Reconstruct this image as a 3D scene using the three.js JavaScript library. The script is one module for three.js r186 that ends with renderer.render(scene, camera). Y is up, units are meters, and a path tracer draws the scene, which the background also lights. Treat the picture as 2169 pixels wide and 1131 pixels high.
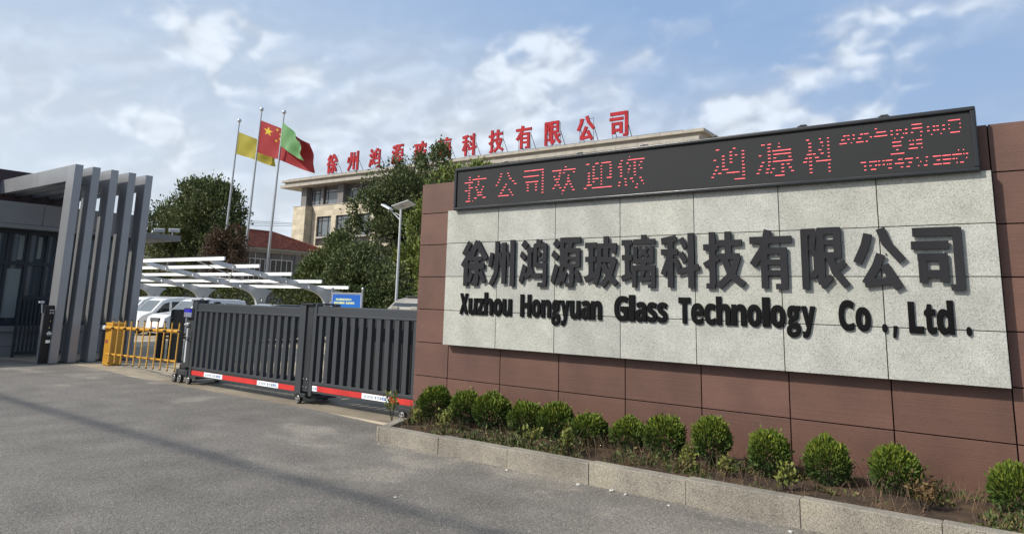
import * as THREE from 'three';
import { mergeGeometries } from 'three/addons/utils/BufferGeometryUtils.js';
import { RoundedBoxGeometry } from 'three/addons/geometries/RoundedBoxGeometry.js';
import { TextGeometry } from 'three/addons/geometries/TextGeometry.js';
import { FontLoader } from 'three/addons/loaders/FontLoader.js';

// ---------------------------------------------------------------- camera, sky, sun, exposure
const scene = new THREE.Scene();
const FULL_H = 1486.74, FOCAL = 1450;
const camera = new THREE.PerspectiveCamera(2 * Math.atan(FULL_H / 2 / FOCAL) * 180 / Math.PI, 2169 / FULL_H, 0.1, 2000);
camera.setViewOffset(2169, FULL_H, 0, FULL_H - 1131, 2169, 1131);
camera.rotation.order = 'YXZ';
camera.position.set(6.984, 1.787, 7.818);
camera.rotation.set(0.1701, 0.6364, 0.0255);

const SUN = new THREE.Vector3(-0.63, 0.95, 1).normalize();
const EXPOSURE = 1.15;
const sunLight = new THREE.DirectionalLight(new THREE.Color(1, 0.94, 0.84), 3.75);
sunLight.position.copy(SUN).multiplyScalar(120);
sunLight.castShadow = true; sunLight.shadow.radius = 1.8;
sunLight.shadow.mapSize.set(4096, 4096);
Object.assign(sunLight.shadow.camera, { left: -80, right: 60, top: 60, bottom: -60, near: 1, far: 300 });
scene.add(sunLight, sunLight.target);

const renderer = new THREE.WebGLRenderer({ antialias: true });
renderer.setSize(1024, 533);
renderer.toneMapping = THREE.LinearToneMapping;
renderer.toneMappingExposure = EXPOSURE;
renderer.shadowMap.enabled = true;

// ---------------------------------------------------------------- random numbers and noise
function rng(seed) { let s = seed >>> 0; return () => { s = (s + 0x6d2b79f5) | 0; let t = Math.imul(s ^ (s >>> 15), 1 | s); t = (t + Math.imul(t ^ (t >>> 7), 61 | t)) ^ t; return ((t ^ (t >>> 14)) >>> 0) / 4294967296; }; }
const clamp = (x, a = 0, b = 1) => Math.min(b, Math.max(a, x));
const lerp = (a, b, t) => a + (b - a) * t;
const sstep = (a, b, x) => { const t = clamp((x - a) / (b - a)); return t * t * (3 - 2 * t); };
function h3(x, y, z) { let h = Math.imul(x | 0, 374761393) ^ Math.imul(y | 0, 668265263) ^ Math.imul(z | 0, 1274126177); h = Math.imul(h ^ (h >>> 13), 1103515245); return ((h ^ (h >>> 16)) >>> 0) / 4294967296; }
function vnoise(x, y, z = 0) {
  const X = Math.floor(x), Y = Math.floor(y), Z = Math.floor(z), f = x - X, g = y - Y, k = z - Z;
  const u = f * f * (3 - 2 * f), v = g * g * (3 - 2 * g), w = k * k * (3 - 2 * k);
  const a = lerp(lerp(h3(X, Y, Z), h3(X + 1, Y, Z), u), lerp(h3(X, Y + 1, Z), h3(X + 1, Y + 1, Z), u), v);
  const b = lerp(lerp(h3(X, Y, Z + 1), h3(X + 1, Y, Z + 1), u), lerp(h3(X, Y + 1, Z + 1), h3(X + 1, Y + 1, Z + 1), u), v);
  return lerp(a, b, w);
}
function fbm(x, y, z = 0, n = 4) { let s = 0, a = 0.5, t = 0; for (let i = 0; i < n; i++) { s += a * vnoise(x, y, z); t += a; a *= 0.5; x = x * 2.03 + 17.1; y = y * 2.03 + 5.3; z = z * 2.03 + 3.7; } return s / t; }

// ---------------------------------------------------------------- sky: air and clouds by direction
{
  const W = 2048, H = 1024, data = new Float32Array(W * H * 4), D = Math.PI / 180;
  // cloud banks: azimuth, elevation, half widths (degrees), turn, strength
  const banks = [
    [-33, 20.6, 3.2, 2.2, 0.2, 0.9], [-36.5, 17.6, 4.5, 2.6, 0.55, 0.95], [-41, 13.8, 6.5, 3.4, 0.5, 0.9], [-29, 16.5, 5.5, 3.2, 0.3, 0.6], [-35, 12, 12, 4, 0, 0.65],
    [-25.5, 20.5, 4, 1.6, 0.5, 0.55], [-21, 22.6, 5, 1.3, 0.3, 0.55],
    [-18.2, 14.6, 2.6, 2.1, 0.3, 1], [-15.2, 15.6, 2.4, 1.8, 0.3, 0.9], [-13.2, 17.6, 1.8, 1.1, 0.1, 0.7], [-12.2, 13.4, 2.4, 1.2, 0, 0.95], [-8.6, 14.1, 2.2, 1.5, 0, 0.75], [-20, 11, 10, 3, 0, 0.7],
    [-8, 21.6, 5, 2, 0.1, 0.75], [-1, 21, 6, 1.8, 0, 0.6], [8, 17, 7, 3, 0, 0.7],
    [-61.6, 19.8, 3.2, 2, 0.3, 0.8], [-54.6, 18, 2.8, 1.1, 0.2, 0.7], [-49, 15.6, 6, 2.6, 0.2, 0.65], [-53, 12.5, 9, 2.6, 0.1, 0.6],
    [-71, 13, 7, 3, 0.1, 0.7], [-64.5, 12.2, 2.6, 1.4, 0.2, 0.75], [-60, 8, 22, 5, 0, 0.6], [-69, 22, 8, 2.2, 0, 0.35], [-30, 6, 30, 5, 0, 0.5],
  ];
  for (let row = 0; row < H; row++) {
    const el = ((row + 0.5) / H - 0.5) * Math.PI, y = Math.sin(el), E = el / D;
    for (let col = 0; col < W; col++) {
      const ph = ((col + 0.5) / W - 0.5) * 2 * Math.PI, x = Math.cos(ph) * Math.cos(el), z = Math.sin(ph) * Math.cos(el);
      const A = Math.atan2(x, -z) / D, c = x * SUN.x + y * SUN.y + z * SUN.z, o = (row * W + col) * 4;
      let r, g, b;
      if (y <= -0.02) { r = 0.25; g = 0.24; b = 0.22; }
      else {
        const hz = Math.exp(-Math.max(0, E) / 11), left = sstep(-22, -68, A) * (1 - sstep(110, 170, Math.abs(A)));
        let k = clamp(hz * 0.95 + left * 0.7 * Math.exp(-E / 34), 0, 1);
        r = lerp(0.212, 0.57, k); g = lerp(0.348, 0.66, k); b = lerp(0.59, 0.76, k);
        const up = sstep(25, 80, E); r *= 1 + 0.05 * up; g *= 1 - 0.08 * up; b *= 1 - 0.16 * up;
        let den = 0, wgt = 0, cum = 0;
        for (const [a, e, w, h, t, s] of banks) {
          const u = (A - a), v = (E - e); if (Math.abs(u) > w * 3 || Math.abs(v) > h * 4) continue;
          const uu = (u * Math.cos(t * 0.6) + v * Math.sin(t * 0.6)) / w, vv = (-u * Math.sin(t * 0.6) + v * Math.cos(t * 0.6)) / h;
          const q = uu * uu + (vv > 0 ? vv * vv * 1.5 : vv * vv * 0.5);
          wgt = Math.max(wgt, s * Math.exp(-q * 1.1)); if (s >= 0.7 && h < 3) cum = Math.max(cum, s * Math.exp(-(uu * uu + (vv > 0 ? vv * vv * 1.0 : vv * vv * 0.3)) * 0.62));
        }
        if (E > 26 || A > 14 || A < -85) wgt = Math.max(wgt, 0.55 * sstep(0.42, 0.62, fbm(A / 22, E / 11, 3.3, 3)) * sstep(90, 40, E));
        const wx = fbm(A * 0.35, E * 0.5, 8.2, 4) - 0.5, n = fbm(A * 0.42 + wx * 2.2, E * 0.75 + wx * 1.6, 1.7, 6), n2 = fbm(A * 0.13 + 40, E * 0.3, 5.1, 4);
        den = sstep(0.0, 0.78, wgt * 1.1 + (n - 0.5) * 1.25 - 0.3 + (n2 - 0.5) * 0.3) * (0.5 + 0.5 * wgt);
        const puff = sstep(-0.06, 0.62, cum * 1.05 + (n - 0.5) * 1.45 - 0.3); den = Math.max(den, puff * 0.95);
        const veil = 0.30 * sstep(0.35, 0.7, n2) * sstep(30, 10, E);
        const n3 = fbm(A * 0.42 + wx * 2.2 + 0.35, E * 0.75 + wx * 1.6 - 0.5, 1.7, 5);
        const light = clamp(0.95 + (n - n3) * 0.75 + sstep(0.45, 1, den) * 0.06 + puff * 0.09, 0.84, 1.2);
        const soft = 0.34 * Math.exp(-(((A + 52) / 26) ** 2) - (((E - 13) / 8) ** 2)) + 0.3 * Math.exp(-(((A + 33) / 11) ** 2) - (((E - 14) / 6) ** 2)), cr = 0.65 * light, cg = 0.705 * light, cb = 0.775 * light, d2 = clamp(den * 0.86 + clamp(veil + soft) * (1 - den));
        r = lerp(r, cr, d2); g = lerp(g, cg, d2); b = lerp(b, cb, d2);
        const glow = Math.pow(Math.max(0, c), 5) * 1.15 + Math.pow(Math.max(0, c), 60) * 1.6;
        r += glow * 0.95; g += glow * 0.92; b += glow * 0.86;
      }
      data[o] = r; data[o + 1] = g; data[o + 2] = b; data[o + 3] = 1;
    }
  }
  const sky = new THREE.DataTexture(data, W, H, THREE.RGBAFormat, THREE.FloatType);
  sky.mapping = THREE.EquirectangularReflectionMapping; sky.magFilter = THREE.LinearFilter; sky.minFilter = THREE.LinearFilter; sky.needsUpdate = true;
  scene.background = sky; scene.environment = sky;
}

// ---------------------------------------------------------------- textures and materials
function tex(size, fn, { srgb = false, metres = 1, smooth = true } = {}) {       // fn(u, v) -> [r,g,b] 0..1 ; tiles
  const d = new Uint8Array(size * size * 4);
  for (let j = 0; j < size; j++) for (let i = 0; i < size; i++) { const c = fn(i, j), o = (j * size + i) * 4; d[o] = clamp(c[0]) * 255; d[o + 1] = clamp(c[1]) * 255; d[o + 2] = clamp(c[2]) * 255; d[o + 3] = 255; }
  const t = new THREE.DataTexture(d, size, size); t.wrapS = t.wrapT = THREE.RepeatWrapping; t.magFilter = THREE.LinearFilter; t.minFilter = THREE.LinearFilter;
  if (srgb) t.colorSpace = THREE.SRGBColorSpace; t.repeat.set(1 / metres, 1 / metres); t.needsUpdate = true; return t;
}
const wrapN = (i, j, size, f, n = 3, s = 0) => { // tiling value noise
  let v = 0, a = 0.5, t = 0; for (let k = 0; k < n; k++) { const X = i / size * f, Y = j / size * f, x0 = Math.floor(X), y0 = Math.floor(Y), fx = X - x0, fy = Y - y0, u = fx * fx * (3 - 2 * fx), w = fy * fy * (3 - 2 * fy);
    const H = (p, q) => h3(((p % f) + f) % f, ((q % f) + f) % f, s + k * 7); v += a * lerp(lerp(H(x0, y0), H(x0 + 1, y0), u), lerp(H(x0, y0 + 1), H(x0 + 1, y0 + 1), u), w); t += a; a *= 0.5; f *= 2; } return v / t; };
const grey = (v) => [v, v, v];
const speckle = tex(512, (i, j) => { const a = h3(i >> 1, j >> 1, 1), b = h3(i, j, 2), c = wrapN(i, j, 512, 8, 4, 5); let v = 0.86 + (c - 0.5) * 0.14; if (a < 0.17) v -= 0.17; else if (a > 0.86) v += 0.07; v += (b - 0.5) * 0.12; return [v, v * 0.995, v * 0.975]; }, { metres: 1.55, srgb: true });
const kerbTex = tex(512, (i, j) => { const a = h3(i >> 1, j >> 1, 21), b = h3(i, j, 22), c = wrapN(i, j, 512, 4, 5, 9); let v = 0.80 + (c - 0.5) * 0.34; if (a < 0.2) v -= 0.22; else if (a > 0.85) v += 0.1; v += (b - 0.5) * 0.12; return [v, v * 0.975, v * (0.93 - (c > 0.66 ? 0.025 : 0))]; }, { metres: 1.3, srgb: true });
const asphaltTex = tex(1024, (i, j) => { const a = h3(i >> 1, j >> 1, 31), b = h3(i, j, 32), c = wrapN(i, j, 1024, 6, 5, 3), d = h3(i >> 2, j >> 2, 33); const e = h3(i >> 3, j >> 3, 37); let v = 0.72 + (c - 0.5) * 0.18 + (b - 0.5) * 0.16 + (e - 0.5) * 0.09 + (d - 0.5) * 0.15; if (a < 0.18) v -= 0.18; else if (a > 0.86) v += 0.16; if (d > 0.985) v += 0.2; return [v, v * 0.985, v * 0.965]; }, { metres: 2.6, srgb: true });
const asphaltBump = tex(1024, (i, j) => grey(0.3 * h3(i >> 1, j >> 1, 31) + 0.4 * h3(i >> 2, j >> 2, 33) + 0.3 * h3(i >> 3, j >> 3, 37)), { metres: 2.6 });
const concTex = tex(512, (i, j) => { const c = wrapN(i, j, 512, 4, 6, 13), b = h3(i, j, 42), e = wrapN(i, j, 512, 16, 3, 15); let v = 0.8 + (c - 0.5) * 0.3 + (b - 0.5) * 0.09 + (e - 0.5) * 0.08; return [v, v * 0.975, v * 0.93]; }, { metres: 3.1, srgb: true });
const panelTex = tex(512, (i, j) => { const l = h3(0, j, 51), c = wrapN(i, j, 512, 4, 5, 17), s = h3(i >> 3, j, 52), b = h3(i, j, 53); const v = 0.84 + (l - 0.5) * 0.05 + (c - 0.5) * 0.17 + (s - 0.5) * 0.07 + (b - 0.5) * 0.05; return [v, v * 0.99, v * 0.985]; }, { metres: 1.1, srgb: true });
const panelBump = tex(512, (i, j) => grey(0.5 * h3(0, j, 51) + 0.5 * h3(i >> 3, j, 52)), { metres: 1.1 });
const paintTex = tex(256, (i, j) => { const c = wrapN(i, j, 256, 4, 5, 23); const v = 0.84 + (c - 0.5) * 0.24 + (h3(i, j, 24) - 0.5) * 0.03; return grey(v); }, { metres: 1.7, srgb: true });
const smoothTex = tex(256, (i, j) => { const c = wrapN(i, j, 256, 3, 4, 123); return grey(0.9 + (c - 0.5) * 0.09 + (h3(i, j, 124) - 0.5) * 0.015); }, { metres: 2.3, srgb: true });
const roughTex = tex(256, (i, j) => grey(0.55 + (wrapN(i, j, 256, 6, 5, 29) - 0.5) * 0.5), { metres: 1.3 });
const tileTex = tex(512, (i, j) => { const X = i / 512 * 4, Y = j / 512 * 6, x = X - Math.floor(X), y = Y - Math.floor(Y), n = h3(Math.floor(X), Math.floor(Y), 61), joint = (x < 0.022 || y < 0.035) ? 0.17 : 0; const v = 0.86 + (n - 0.5) * 0.1 - joint + (wrapN(i, j, 512, 8, 4, 63) - 0.5) * 0.12; return [v, v * 0.99, v * 0.965]; }, { metres: 3.6, srgb: true });
const plasterTex = tex(256, (i, j) => { const c = wrapN(i, j, 256, 4, 5, 71); return grey(0.85 + (c - 0.5) * 0.22); }, { metres: 3, srgb: true });
const soilTex = tex(512, (i, j) => { const c = wrapN(i, j, 512, 10, 5, 81), b = h3(i >> 1, j >> 1, 82); const v = 0.6 + (c - 0.5) * 0.6 + (b - 0.5) * 0.25; return [v, v * 0.9, v * 0.78]; }, { metres: 1.2, srgb: true });
const barkTex = tex(128, (i, j) => { const c = wrapN(i, j, 128, 8, 4, 91), l = h3(i >> 1, 0, 92); const v = 0.6 + (c - 0.5) * 0.5 + (l - 0.5) * 0.3; return grey(v); }, { metres: 0.5, srgb: true });

const M = {};
const mat = (name, r, g, b, o = {}) => { const m = new THREE.MeshStandardMaterial({ roughness: 0.7, ...o }); m.color.setRGB(r, g, b); m.name = name; M[name] = m; return m; };
const phys = (name, r, g, b, o = {}) => { const m = new THREE.MeshPhysicalMaterial({ roughness: 0.5, ...o }); m.color.setRGB(r, g, b); m.name = name; M[name] = m; return m; };
mat('granite', 0.53, 0.535, 0.505, { map: speckle, roughness: 0.62, bumpMap: speckle, bumpScale: 0.0006 });
mat('granite_b', 0.51, 0.512, 0.486, { map: speckle, roughness: 0.62, bumpMap: speckle, bumpScale: 0.0006 });
mat('kerb', 0.43, 0.405, 0.362, { map: kerbTex, roughness: 0.85, bumpMap: kerbTex, bumpScale: 0.003 });
mat('brown', 0.168, 0.08, 0.055, { map: panelTex, roughness: 0.6, bumpMap: panelBump, bumpScale: 0.0012 });
mat('brown_b', 0.146, 0.069, 0.051, { map: panelTex, roughness: 0.64, bumpMap: panelBump, bumpScale: 0.0012 });
mat('joint', 0.012, 0.011, 0.012, { roughness: 0.9 });
mat('asphalt', 0.46, 0.43, 0.385, { map: asphaltTex, bumpMap: asphaltBump, bumpScale: 0.006, roughness: 0.9, vertexColors: true });
mat('concrete', 0.66, 0.59, 0.48, { map: concTex, bumpMap: concTex, bumpScale: 0.004, roughness: 0.88, vertexColors: true });
mat('soil', 0.19, 0.14, 0.1, { map: soilTex, bumpMap: soilTex, bumpScale: 0.02, roughness: 1 });
phys('letter', 0.028, 0.028, 0.032, { roughness: 0.6, specularIntensity: 0.35, map: paintTex });
phys('black_letter', 0.004, 0.004, 0.0042, { roughness: 0.5, specularIntensity: 0.22 });
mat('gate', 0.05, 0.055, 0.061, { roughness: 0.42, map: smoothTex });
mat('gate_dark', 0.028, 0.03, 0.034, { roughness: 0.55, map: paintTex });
mat('post', 0.36, 0.365, 0.375, { roughness: 0.4, metalness: 0.4, map: smoothTex });
mat('fascia', 0.25, 0.245, 0.238, { roughness: 0.6, map: smoothTex });
mat('maroon', 0.06, 0.03, 0.032, { roughness: 0.6, map: paintTex });
mat('dark_steel', 0.03, 0.034, 0.038, { roughness: 0.45, map: paintTex });
mat('navy_steel', 0.022, 0.032, 0.045, { roughness: 0.5, map: paintTex });
mat('black_plastic', 0.012, 0.012, 0.013, { roughness: 0.45 });
mat('led_frame', 0.012, 0.013, 0.0135, { roughness: 0.42, roughnessMap: roughTex });
mat('rubber', 0.012, 0.012, 0.012, { roughness: 0.85 });
mat('chrome', 0.62, 0.63, 0.64, { roughness: 0.28, metalness: 1 });
mat('steel', 0.42, 0.43, 0.44, { roughness: 0.38, metalness: 0.85 });
mat('galv', 0.74, 0.76, 0.78, { roughness: 0.5, metalness: 0.1, map: paintTex });
mat('white_paint', 0.78, 0.79, 0.79, { roughness: 0.45, map: paintTex });
mat('purlin', 0.95, 0.96, 0.95, { roughness: 0.35 });
mat('yellow', 0.72, 0.36, 0.03, { roughness: 0.45, map: paintTex });
mat('yellow_rod', 0.68, 0.37, 0.07, { roughness: 0.45 });
mat('red_band', 0.72, 0.035, 0.03, { roughness: 0.5, map: paintTex });
mat('roof_red', 0.46, 0.014, 0.022, { roughness: 0.85, map: paintTex });
mat('cream', 0.70, 0.625, 0.48, { roughness: 0.7, map: tileTex, bumpMap: tileTex, bumpScale: 0.01 });
mat('eave', 0.50, 0.455, 0.38, { roughness: 0.75, map: plasterTex });
mat('grey_wall', 0.24, 0.225, 0.215, { roughness: 0.8, map: plasterTex });
mat('brown_frame', 0.035, 0.026, 0.024, { roughness: 0.5 });
mat('house_wall', 0.30, 0.285, 0.285, { roughness: 0.8, map: plasterTex });
mat('house_trim', 0.50, 0.47, 0.41, { roughness: 0.8, map: plasterTex });
mat('white_frame', 0.66, 0.66, 0.65, { roughness: 0.5 });
mat('louvre', 0.06, 0.045, 0.042, { roughness: 0.6 });
mat('bark', 0.12, 0.095, 0.075, { roughness: 0.95, map: barkTex });
mat('twig', 0.26, 0.2, 0.145, { roughness: 1, vertexColors: true });
phys('win', 0.20, 0.23, 0.245, { roughness: 0.12, specularIntensity: 1.0, map: plasterTex });
phys('win_dark', 0.028, 0.042, 0.052, { roughness: 0.06, specularIntensity: 1 });
phys('win_house', 0.10, 0.10, 0.095, { roughness: 0.15, map: plasterTex });
phys('car_glass', 0.025, 0.03, 0.032, { roughness: 0.05 });
phys('screen_glass', 0.40, 0.45, 0.47, { roughness: 0.08, map: plasterTex });
M.screen_glass.color.setRGB(0.16, 0.18, 0.19);
phys('car_white', 0.80, 0.80, 0.79, { roughness: 0.3, clearcoat: 0.8, clearcoatRoughness: 0.08 });
phys('car_black', 0.012, 0.013, 0.015, { roughness: 0.3, clearcoat: 1, clearcoatRoughness: 0.05 });
phys('car_beige', 0.38, 0.35, 0.30, { roughness: 0.5, map: paintTex });
phys('lamp_glass', 0.75, 0.78, 0.8, { roughness: 0.08, clearcoat: 1 });
const leafMat = (name, tr = 0.2) => { const m = new THREE.MeshPhysicalMaterial({ roughness: 0.62, vertexColors: true, side: THREE.DoubleSide, transmission: tr, thickness: 0, specularIntensity: 0.5 }); m.name = name; M[name] = m; return m; };
leafMat('leaf', 0.22); leafMat('bush_leaf', 0.15);

// ---------------------------------------------------------------- helpers
const used = new Map();
function numbered(name) { const n = used.get(name) ?? 0; used.set(name, n + 1); return n ? `${name}_${String(n).padStart(3, '0')}` : name; }
function tag(o, label, category, group, kind) { if (label) o.userData.label = label; if (category) o.userData.category = category; if (group) o.userData.group = group; if (kind) o.userData.kind = kind; return o; }
function thing(name, label, category, pos = [0, 0, 0], turn = 0, group) { const o = new THREE.Group(); o.name = numbered(name); o.position.set(...pos); o.rotation.y = turn; scene.add(o); return tag(o, label, category, group); }
function part(name, geo, m, parent = scene) {
  const g = Array.isArray(geo) ? (geo.length === 1 ? geo[0] : mergeGeometries(geo.map(plain))) : geo;
  const o = new THREE.Mesh(g, m); o.name = parent === scene ? numbered(name) : pname(parent, name); o.castShadow = o.receiveShadow = true; parent.add(o); return o;
}
function pname(parent, name) { const c = parent.userData; const k = '_n'; const map = (names.get(parent) ?? names.set(parent, new Map()).get(parent)); const n = map.get(name) ?? 0; map.set(name, n + 1); return n ? `${name}_${String(n).padStart(3, '0')}` : name; }
const names = new Map();
function plain(g) { const h = g.index ? g.toNonIndexed() : g; for (const k of Object.keys(h.attributes)) if (!['position', 'normal', 'uv'].includes(k)) h.deleteAttribute(k); if (!h.attributes.uv) h.setAttribute('uv', new THREE.BufferAttribute(new Float32Array(h.attributes.position.count * 2), 2)); h.morphAttributes = {}; return h; }
function worldUV(g, off = [0, 0]) { // uv in metres by the dominant axis of each face
  g = g.index ? g.toNonIndexed() : g; const p = g.attributes.position, n = g.attributes.normal, uv = new Float32Array(p.count * 2);
  for (let i = 0; i < p.count; i += 3) {
    let nx = 0, ny = 0, nz = 0; for (let k = 0; k < 3; k++) { nx += n.getX(i + k); ny += n.getY(i + k); nz += n.getZ(i + k); } nx = Math.abs(nx); ny = Math.abs(ny); nz = Math.abs(nz);
    for (let k = 0; k < 3; k++) { const x = p.getX(i + k), y = p.getY(i + k), z = p.getZ(i + k), q = (i + k) * 2; if (nz >= nx && nz >= ny) { uv[q] = x + off[0]; uv[q + 1] = y + off[1]; } else if (nx >= ny) { uv[q] = z + off[0]; uv[q + 1] = y + off[1]; } else { uv[q] = x + off[0]; uv[q + 1] = z + off[1]; } }
  }
  g.setAttribute('uv', new THREE.BufferAttribute(uv, 2)); return g;
}
let uvSeed = 0;
function bx(w, h, d, x = 0, y = 0, z = 0) { uvSeed++; return worldUV(new THREE.BoxGeometry(w, h, d), [h3(uvSeed, 1, 1) * 5, h3(uvSeed, 2, 1) * 5]).translate(x, y, z); }
function rbx(w, h, d, r, x = 0, y = 0, z = 0) { uvSeed++; return worldUV(new RoundedBoxGeometry(w, h, d, 2, Math.min(r, w / 2.01, h / 2.01, d / 2.01)), [h3(uvSeed, 1, 1) * 5, h3(uvSeed, 2, 1) * 5]).translate(x, y, z); }
function span(x0, x1, y0, y1, z0, z1, r = 0) { const w = x1 - x0, h = y1 - y0, d = z1 - z0, c = [(x0 + x1) / 2, (y0 + y1) / 2, (z0 + z1) / 2]; return r ? rbx(w, h, d, r, ...c) : bx(w, h, d, ...c); }
function cyl(r0, r1, h, x = 0, y = 0, z = 0, n = 16) { return new THREE.CylinderGeometry(r1, r0, h, n).translate(x, y + h / 2, z); }   // r0 at the bottom
function rod(a, b, r0, r1 = r0, n = 7) { const A = new THREE.Vector3(...a), B = new THREE.Vector3(...b), L = A.distanceTo(B); const g = new THREE.CylinderGeometry(r1, r0, L, n, 1); g.translate(0, L / 2, 0); g.applyQuaternion(new THREE.Quaternion().setFromUnitVectors(new THREE.Vector3(0, 1, 0), B.clone().sub(A).normalize())); return g.translate(...a); }
function wheelG(r, w, axis = 'z') { const g = new THREE.CylinderGeometry(r, r, w, 20); g.rotateX(Math.PI / 2); if (axis === 'x') g.rotateY(Math.PI / 2); return g; }
function ext(pts, depth, o = {}) { const s = new THREE.Shape(pts.map(([x, y]) => new THREE.Vector2(x, y))); (o.holes || []).forEach(([x, y, r]) => { const h = new THREE.Path(); h.absarc(x, y, r, 0, Math.PI * 2, true); s.holes.push(h); }); return new THREE.ExtrudeGeometry(s, { depth, bevelEnabled: !!o.bevel, bevelSize: o.bevel || 0, bevelThickness: o.bevel || 0, bevelSegments: o.seg || 2, curveSegments: 12 }); }

// ---------------------------------------------------------------- characters drawn as strokes (0..100 by 0..100, y down)
const GLYPH = {
  xu: 'S 32 2 8 30;S 36 24 4 56;S 18 44 18 100;S 63 0 33 43;S 61 2 97 41;T50 41 39 81 39;S 29 56 91 56;S 61 38 61 92;T50 66 95 43 95;T62 42 70 30 92;T62 76 68 92 92',
  zhou: 'T58 10 27 2 58;T66 30 3 30 50 26 72 6 98;T40 42 27 48 57;T66 58 5 58 95;T40 72 26 79 57;S 91 0 91 100',
  water: 'P 18 1 33 11 21 22 7 12;P 9 25 28 36 19 47 2 36;P 14 53 28 59 11 96 0 88',
  hong: 'W;T58 28 23 50 23;T60 38 22 38 70;T66 22 80 50 66;P 63 0 81 3 74 14 60 12;T48 53 14 98 14;T54 58 12 58 56;T54 92 12 92 48;T40 76 45 95 45;P 68 24 78 28 74 39 67 35;T48 53 55 98 55;T54 92 54 92 92;T46 97 96 68 96;T52 45 77 81 77',
  yuan: 'W;T64 32 5 99 5;T54 38 3 38 55 35 74 27 97;P 57 10 74 10 68 23 55 23;T54 51 22 51 60;T54 90 22 90 60;T48 46 26 95 26;T36 50 42 90 42;T40 46 57 95 57;T58 70 58 70 92;T46 74 96 50 96;T50 50 70 40 90;T54 84 68 96 90',
  bo: 'T60 0 17 36 17;T56 1 45 34 45;T64 0 86 35 74;T62 19 15 19 78;T62 65 0 65 46;T56 38 19 97 19;P 84 14 97 14 94 36 83 34;T58 44 17 44 55 40 75 31 95;T56 44 46 92 46;T64 90 46 76 76 52 98;T64 56 54 72 78 96 94',
  li: 'T58 0 14 31 14;T56 1 43 31 43;T58 17 12 17 78;T62 0 84 30 75;T62 66 0 66 12;T54 35 13 99 13;T48 41 22 41 53;T48 89 22 89 53;T46 36 50 94 50;T38 53 24 77 42;T38 77 24 53 42;T48 66 50 66 62;T50 32 63 99 63;T54 38 62 38 100;T50 93 62 93 94;T38 98 97 78 97;T40 67 68 55 84;T40 51 86 82 83;T40 76 74 84 86',
  ke: 'P 0 8 38 3 44 14 2 20;T58 0 34 45 34;T62 25 12 25 99;T60 22 44 5 76;T50 36 46 48 64;P 48 11 60 7 70 24 62 31;P 48 39 59 33 69 51 60 57;T66 80 0 80 100;T58 43 71 100 62',
  ji: 'T64 22 0 22 94;T50 27 96 6 96;T58 0 27 36 27;T60 2 60 36 46;T64 61 0 61 42;T58 35 20 94 20;T56 37 44 88 44;T64 84 44 70 74 36 97;T64 50 46 66 76 97 94',
  you: 'T66 0 17 99 17;T72 44 0 36 28 6 60;T66 34 32 34 99;T66 80 32 80 94;T62 28 36 87 36;T50 34 55 82 55;T50 34 73 82 73;T50 87 96 60 96',
  xian: 'T64 8 3 8 100;T60 2 6 32 6;T52 30 4 23 36;T50 23 36 33 46 33 68 27 77 18 78;T64 43 1 43 92;T60 37 5 86 5;T64 79 1 79 50;T46 43 24 80 24;T54 43 45 86 45;P 37 88 62 76 66 84 46 100;T58 93 56 70 70;T64 62 48 72 72 95 94',
  gong: 'T72 31 8 24 28 7 56;T72 56 0 66 24 95 53;T72 54 42 44 62 22 90;T66 20 90 76 84;T72 60 60 86 97',
  si: 'T76 4 8 94 8;T72 90 2 90 96;T54 97 95 72 95;T70 0 29 73 29;T68 20 43 20 88;T70 61 43 61 87;T64 11 48 69 48;T66 16 74 66 74',
  huan: 'S 4 18 40 18;S 40 18 28 55 4 86;S 10 36 40 82;S 62 0 50 34;S 56 20 96 20 90 38;S 72 30 70 60 44 98;S 72 52 98 98',
  ying: 'S 10 4 20 14;S 4 34 20 34 20 74 4 92;S 20 76 40 92 98 92;S 52 8 34 16;S 36 16 36 66 52 56;S 62 12 92 12 92 60 82 56;S 62 12 62 80',
  nin: 'S 22 0 4 34;S 14 22 14 62;S 48 0 34 24;S 40 12 92 12 84 24;S 64 14 64 56 54 52;S 48 28 38 48;S 78 28 92 46;S 10 74 4 94;S 30 68 32 92 70 96 74 84;S 50 66 58 80;S 82 68 96 88',
  nian: 'S 26 0 6 28;S 22 14 90 14;S 22 40 86 40;S 24 40 24 64;S 2 66 98 66;S 56 14 56 100',
  yue: 'S 24 4 24 60 8 98;S 24 4 80 4 80 96 66 92;S 24 34 80 34;S 24 62 80 62',
  ri: 'S 16 4 16 98;S 16 4 84 4 84 98;S 16 50 84 50;S 16 96 84 96',
  xing: 'S 22 2 78 2 78 40 22 40 22 2;S 22 21 78 21;S 26 46 10 66;S 22 56 88 56;S 24 76 82 76;S 4 98 96 98;S 52 46 52 98',
  qi: 'S 14 4 14 72;S 40 4 40 72;S 2 16 50 16;S 14 34 40 34;S 14 52 40 52;S 0 72 54 72;S 16 78 4 96;S 36 78 46 92;S 60 6 60 64 50 98;S 60 6 92 6 92 94 80 90;S 60 34 92 34;S 60 62 92 62',
  yi: 'S 4 50 96 50',
  shi: 'S 4 10 4 84;S 4 10 36 10 36 84 4 84;S 4 46 36 46;S 46 26 98 26;S 82 4 82 96 70 90;S 56 46 66 64',
  fen: 'S 38 4 6 50;S 60 4 96 48;S 20 48 80 48 74 96 58 92;S 46 48 20 98',
  miao: 'S 40 2 6 14;S 0 30 46 30;S 24 10 24 98;S 22 34 2 66;S 26 36 44 56;S 70 0 70 54 62 50;S 58 20 50 46;S 82 18 96 44;S 94 44 80 76 44 98',
};
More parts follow.
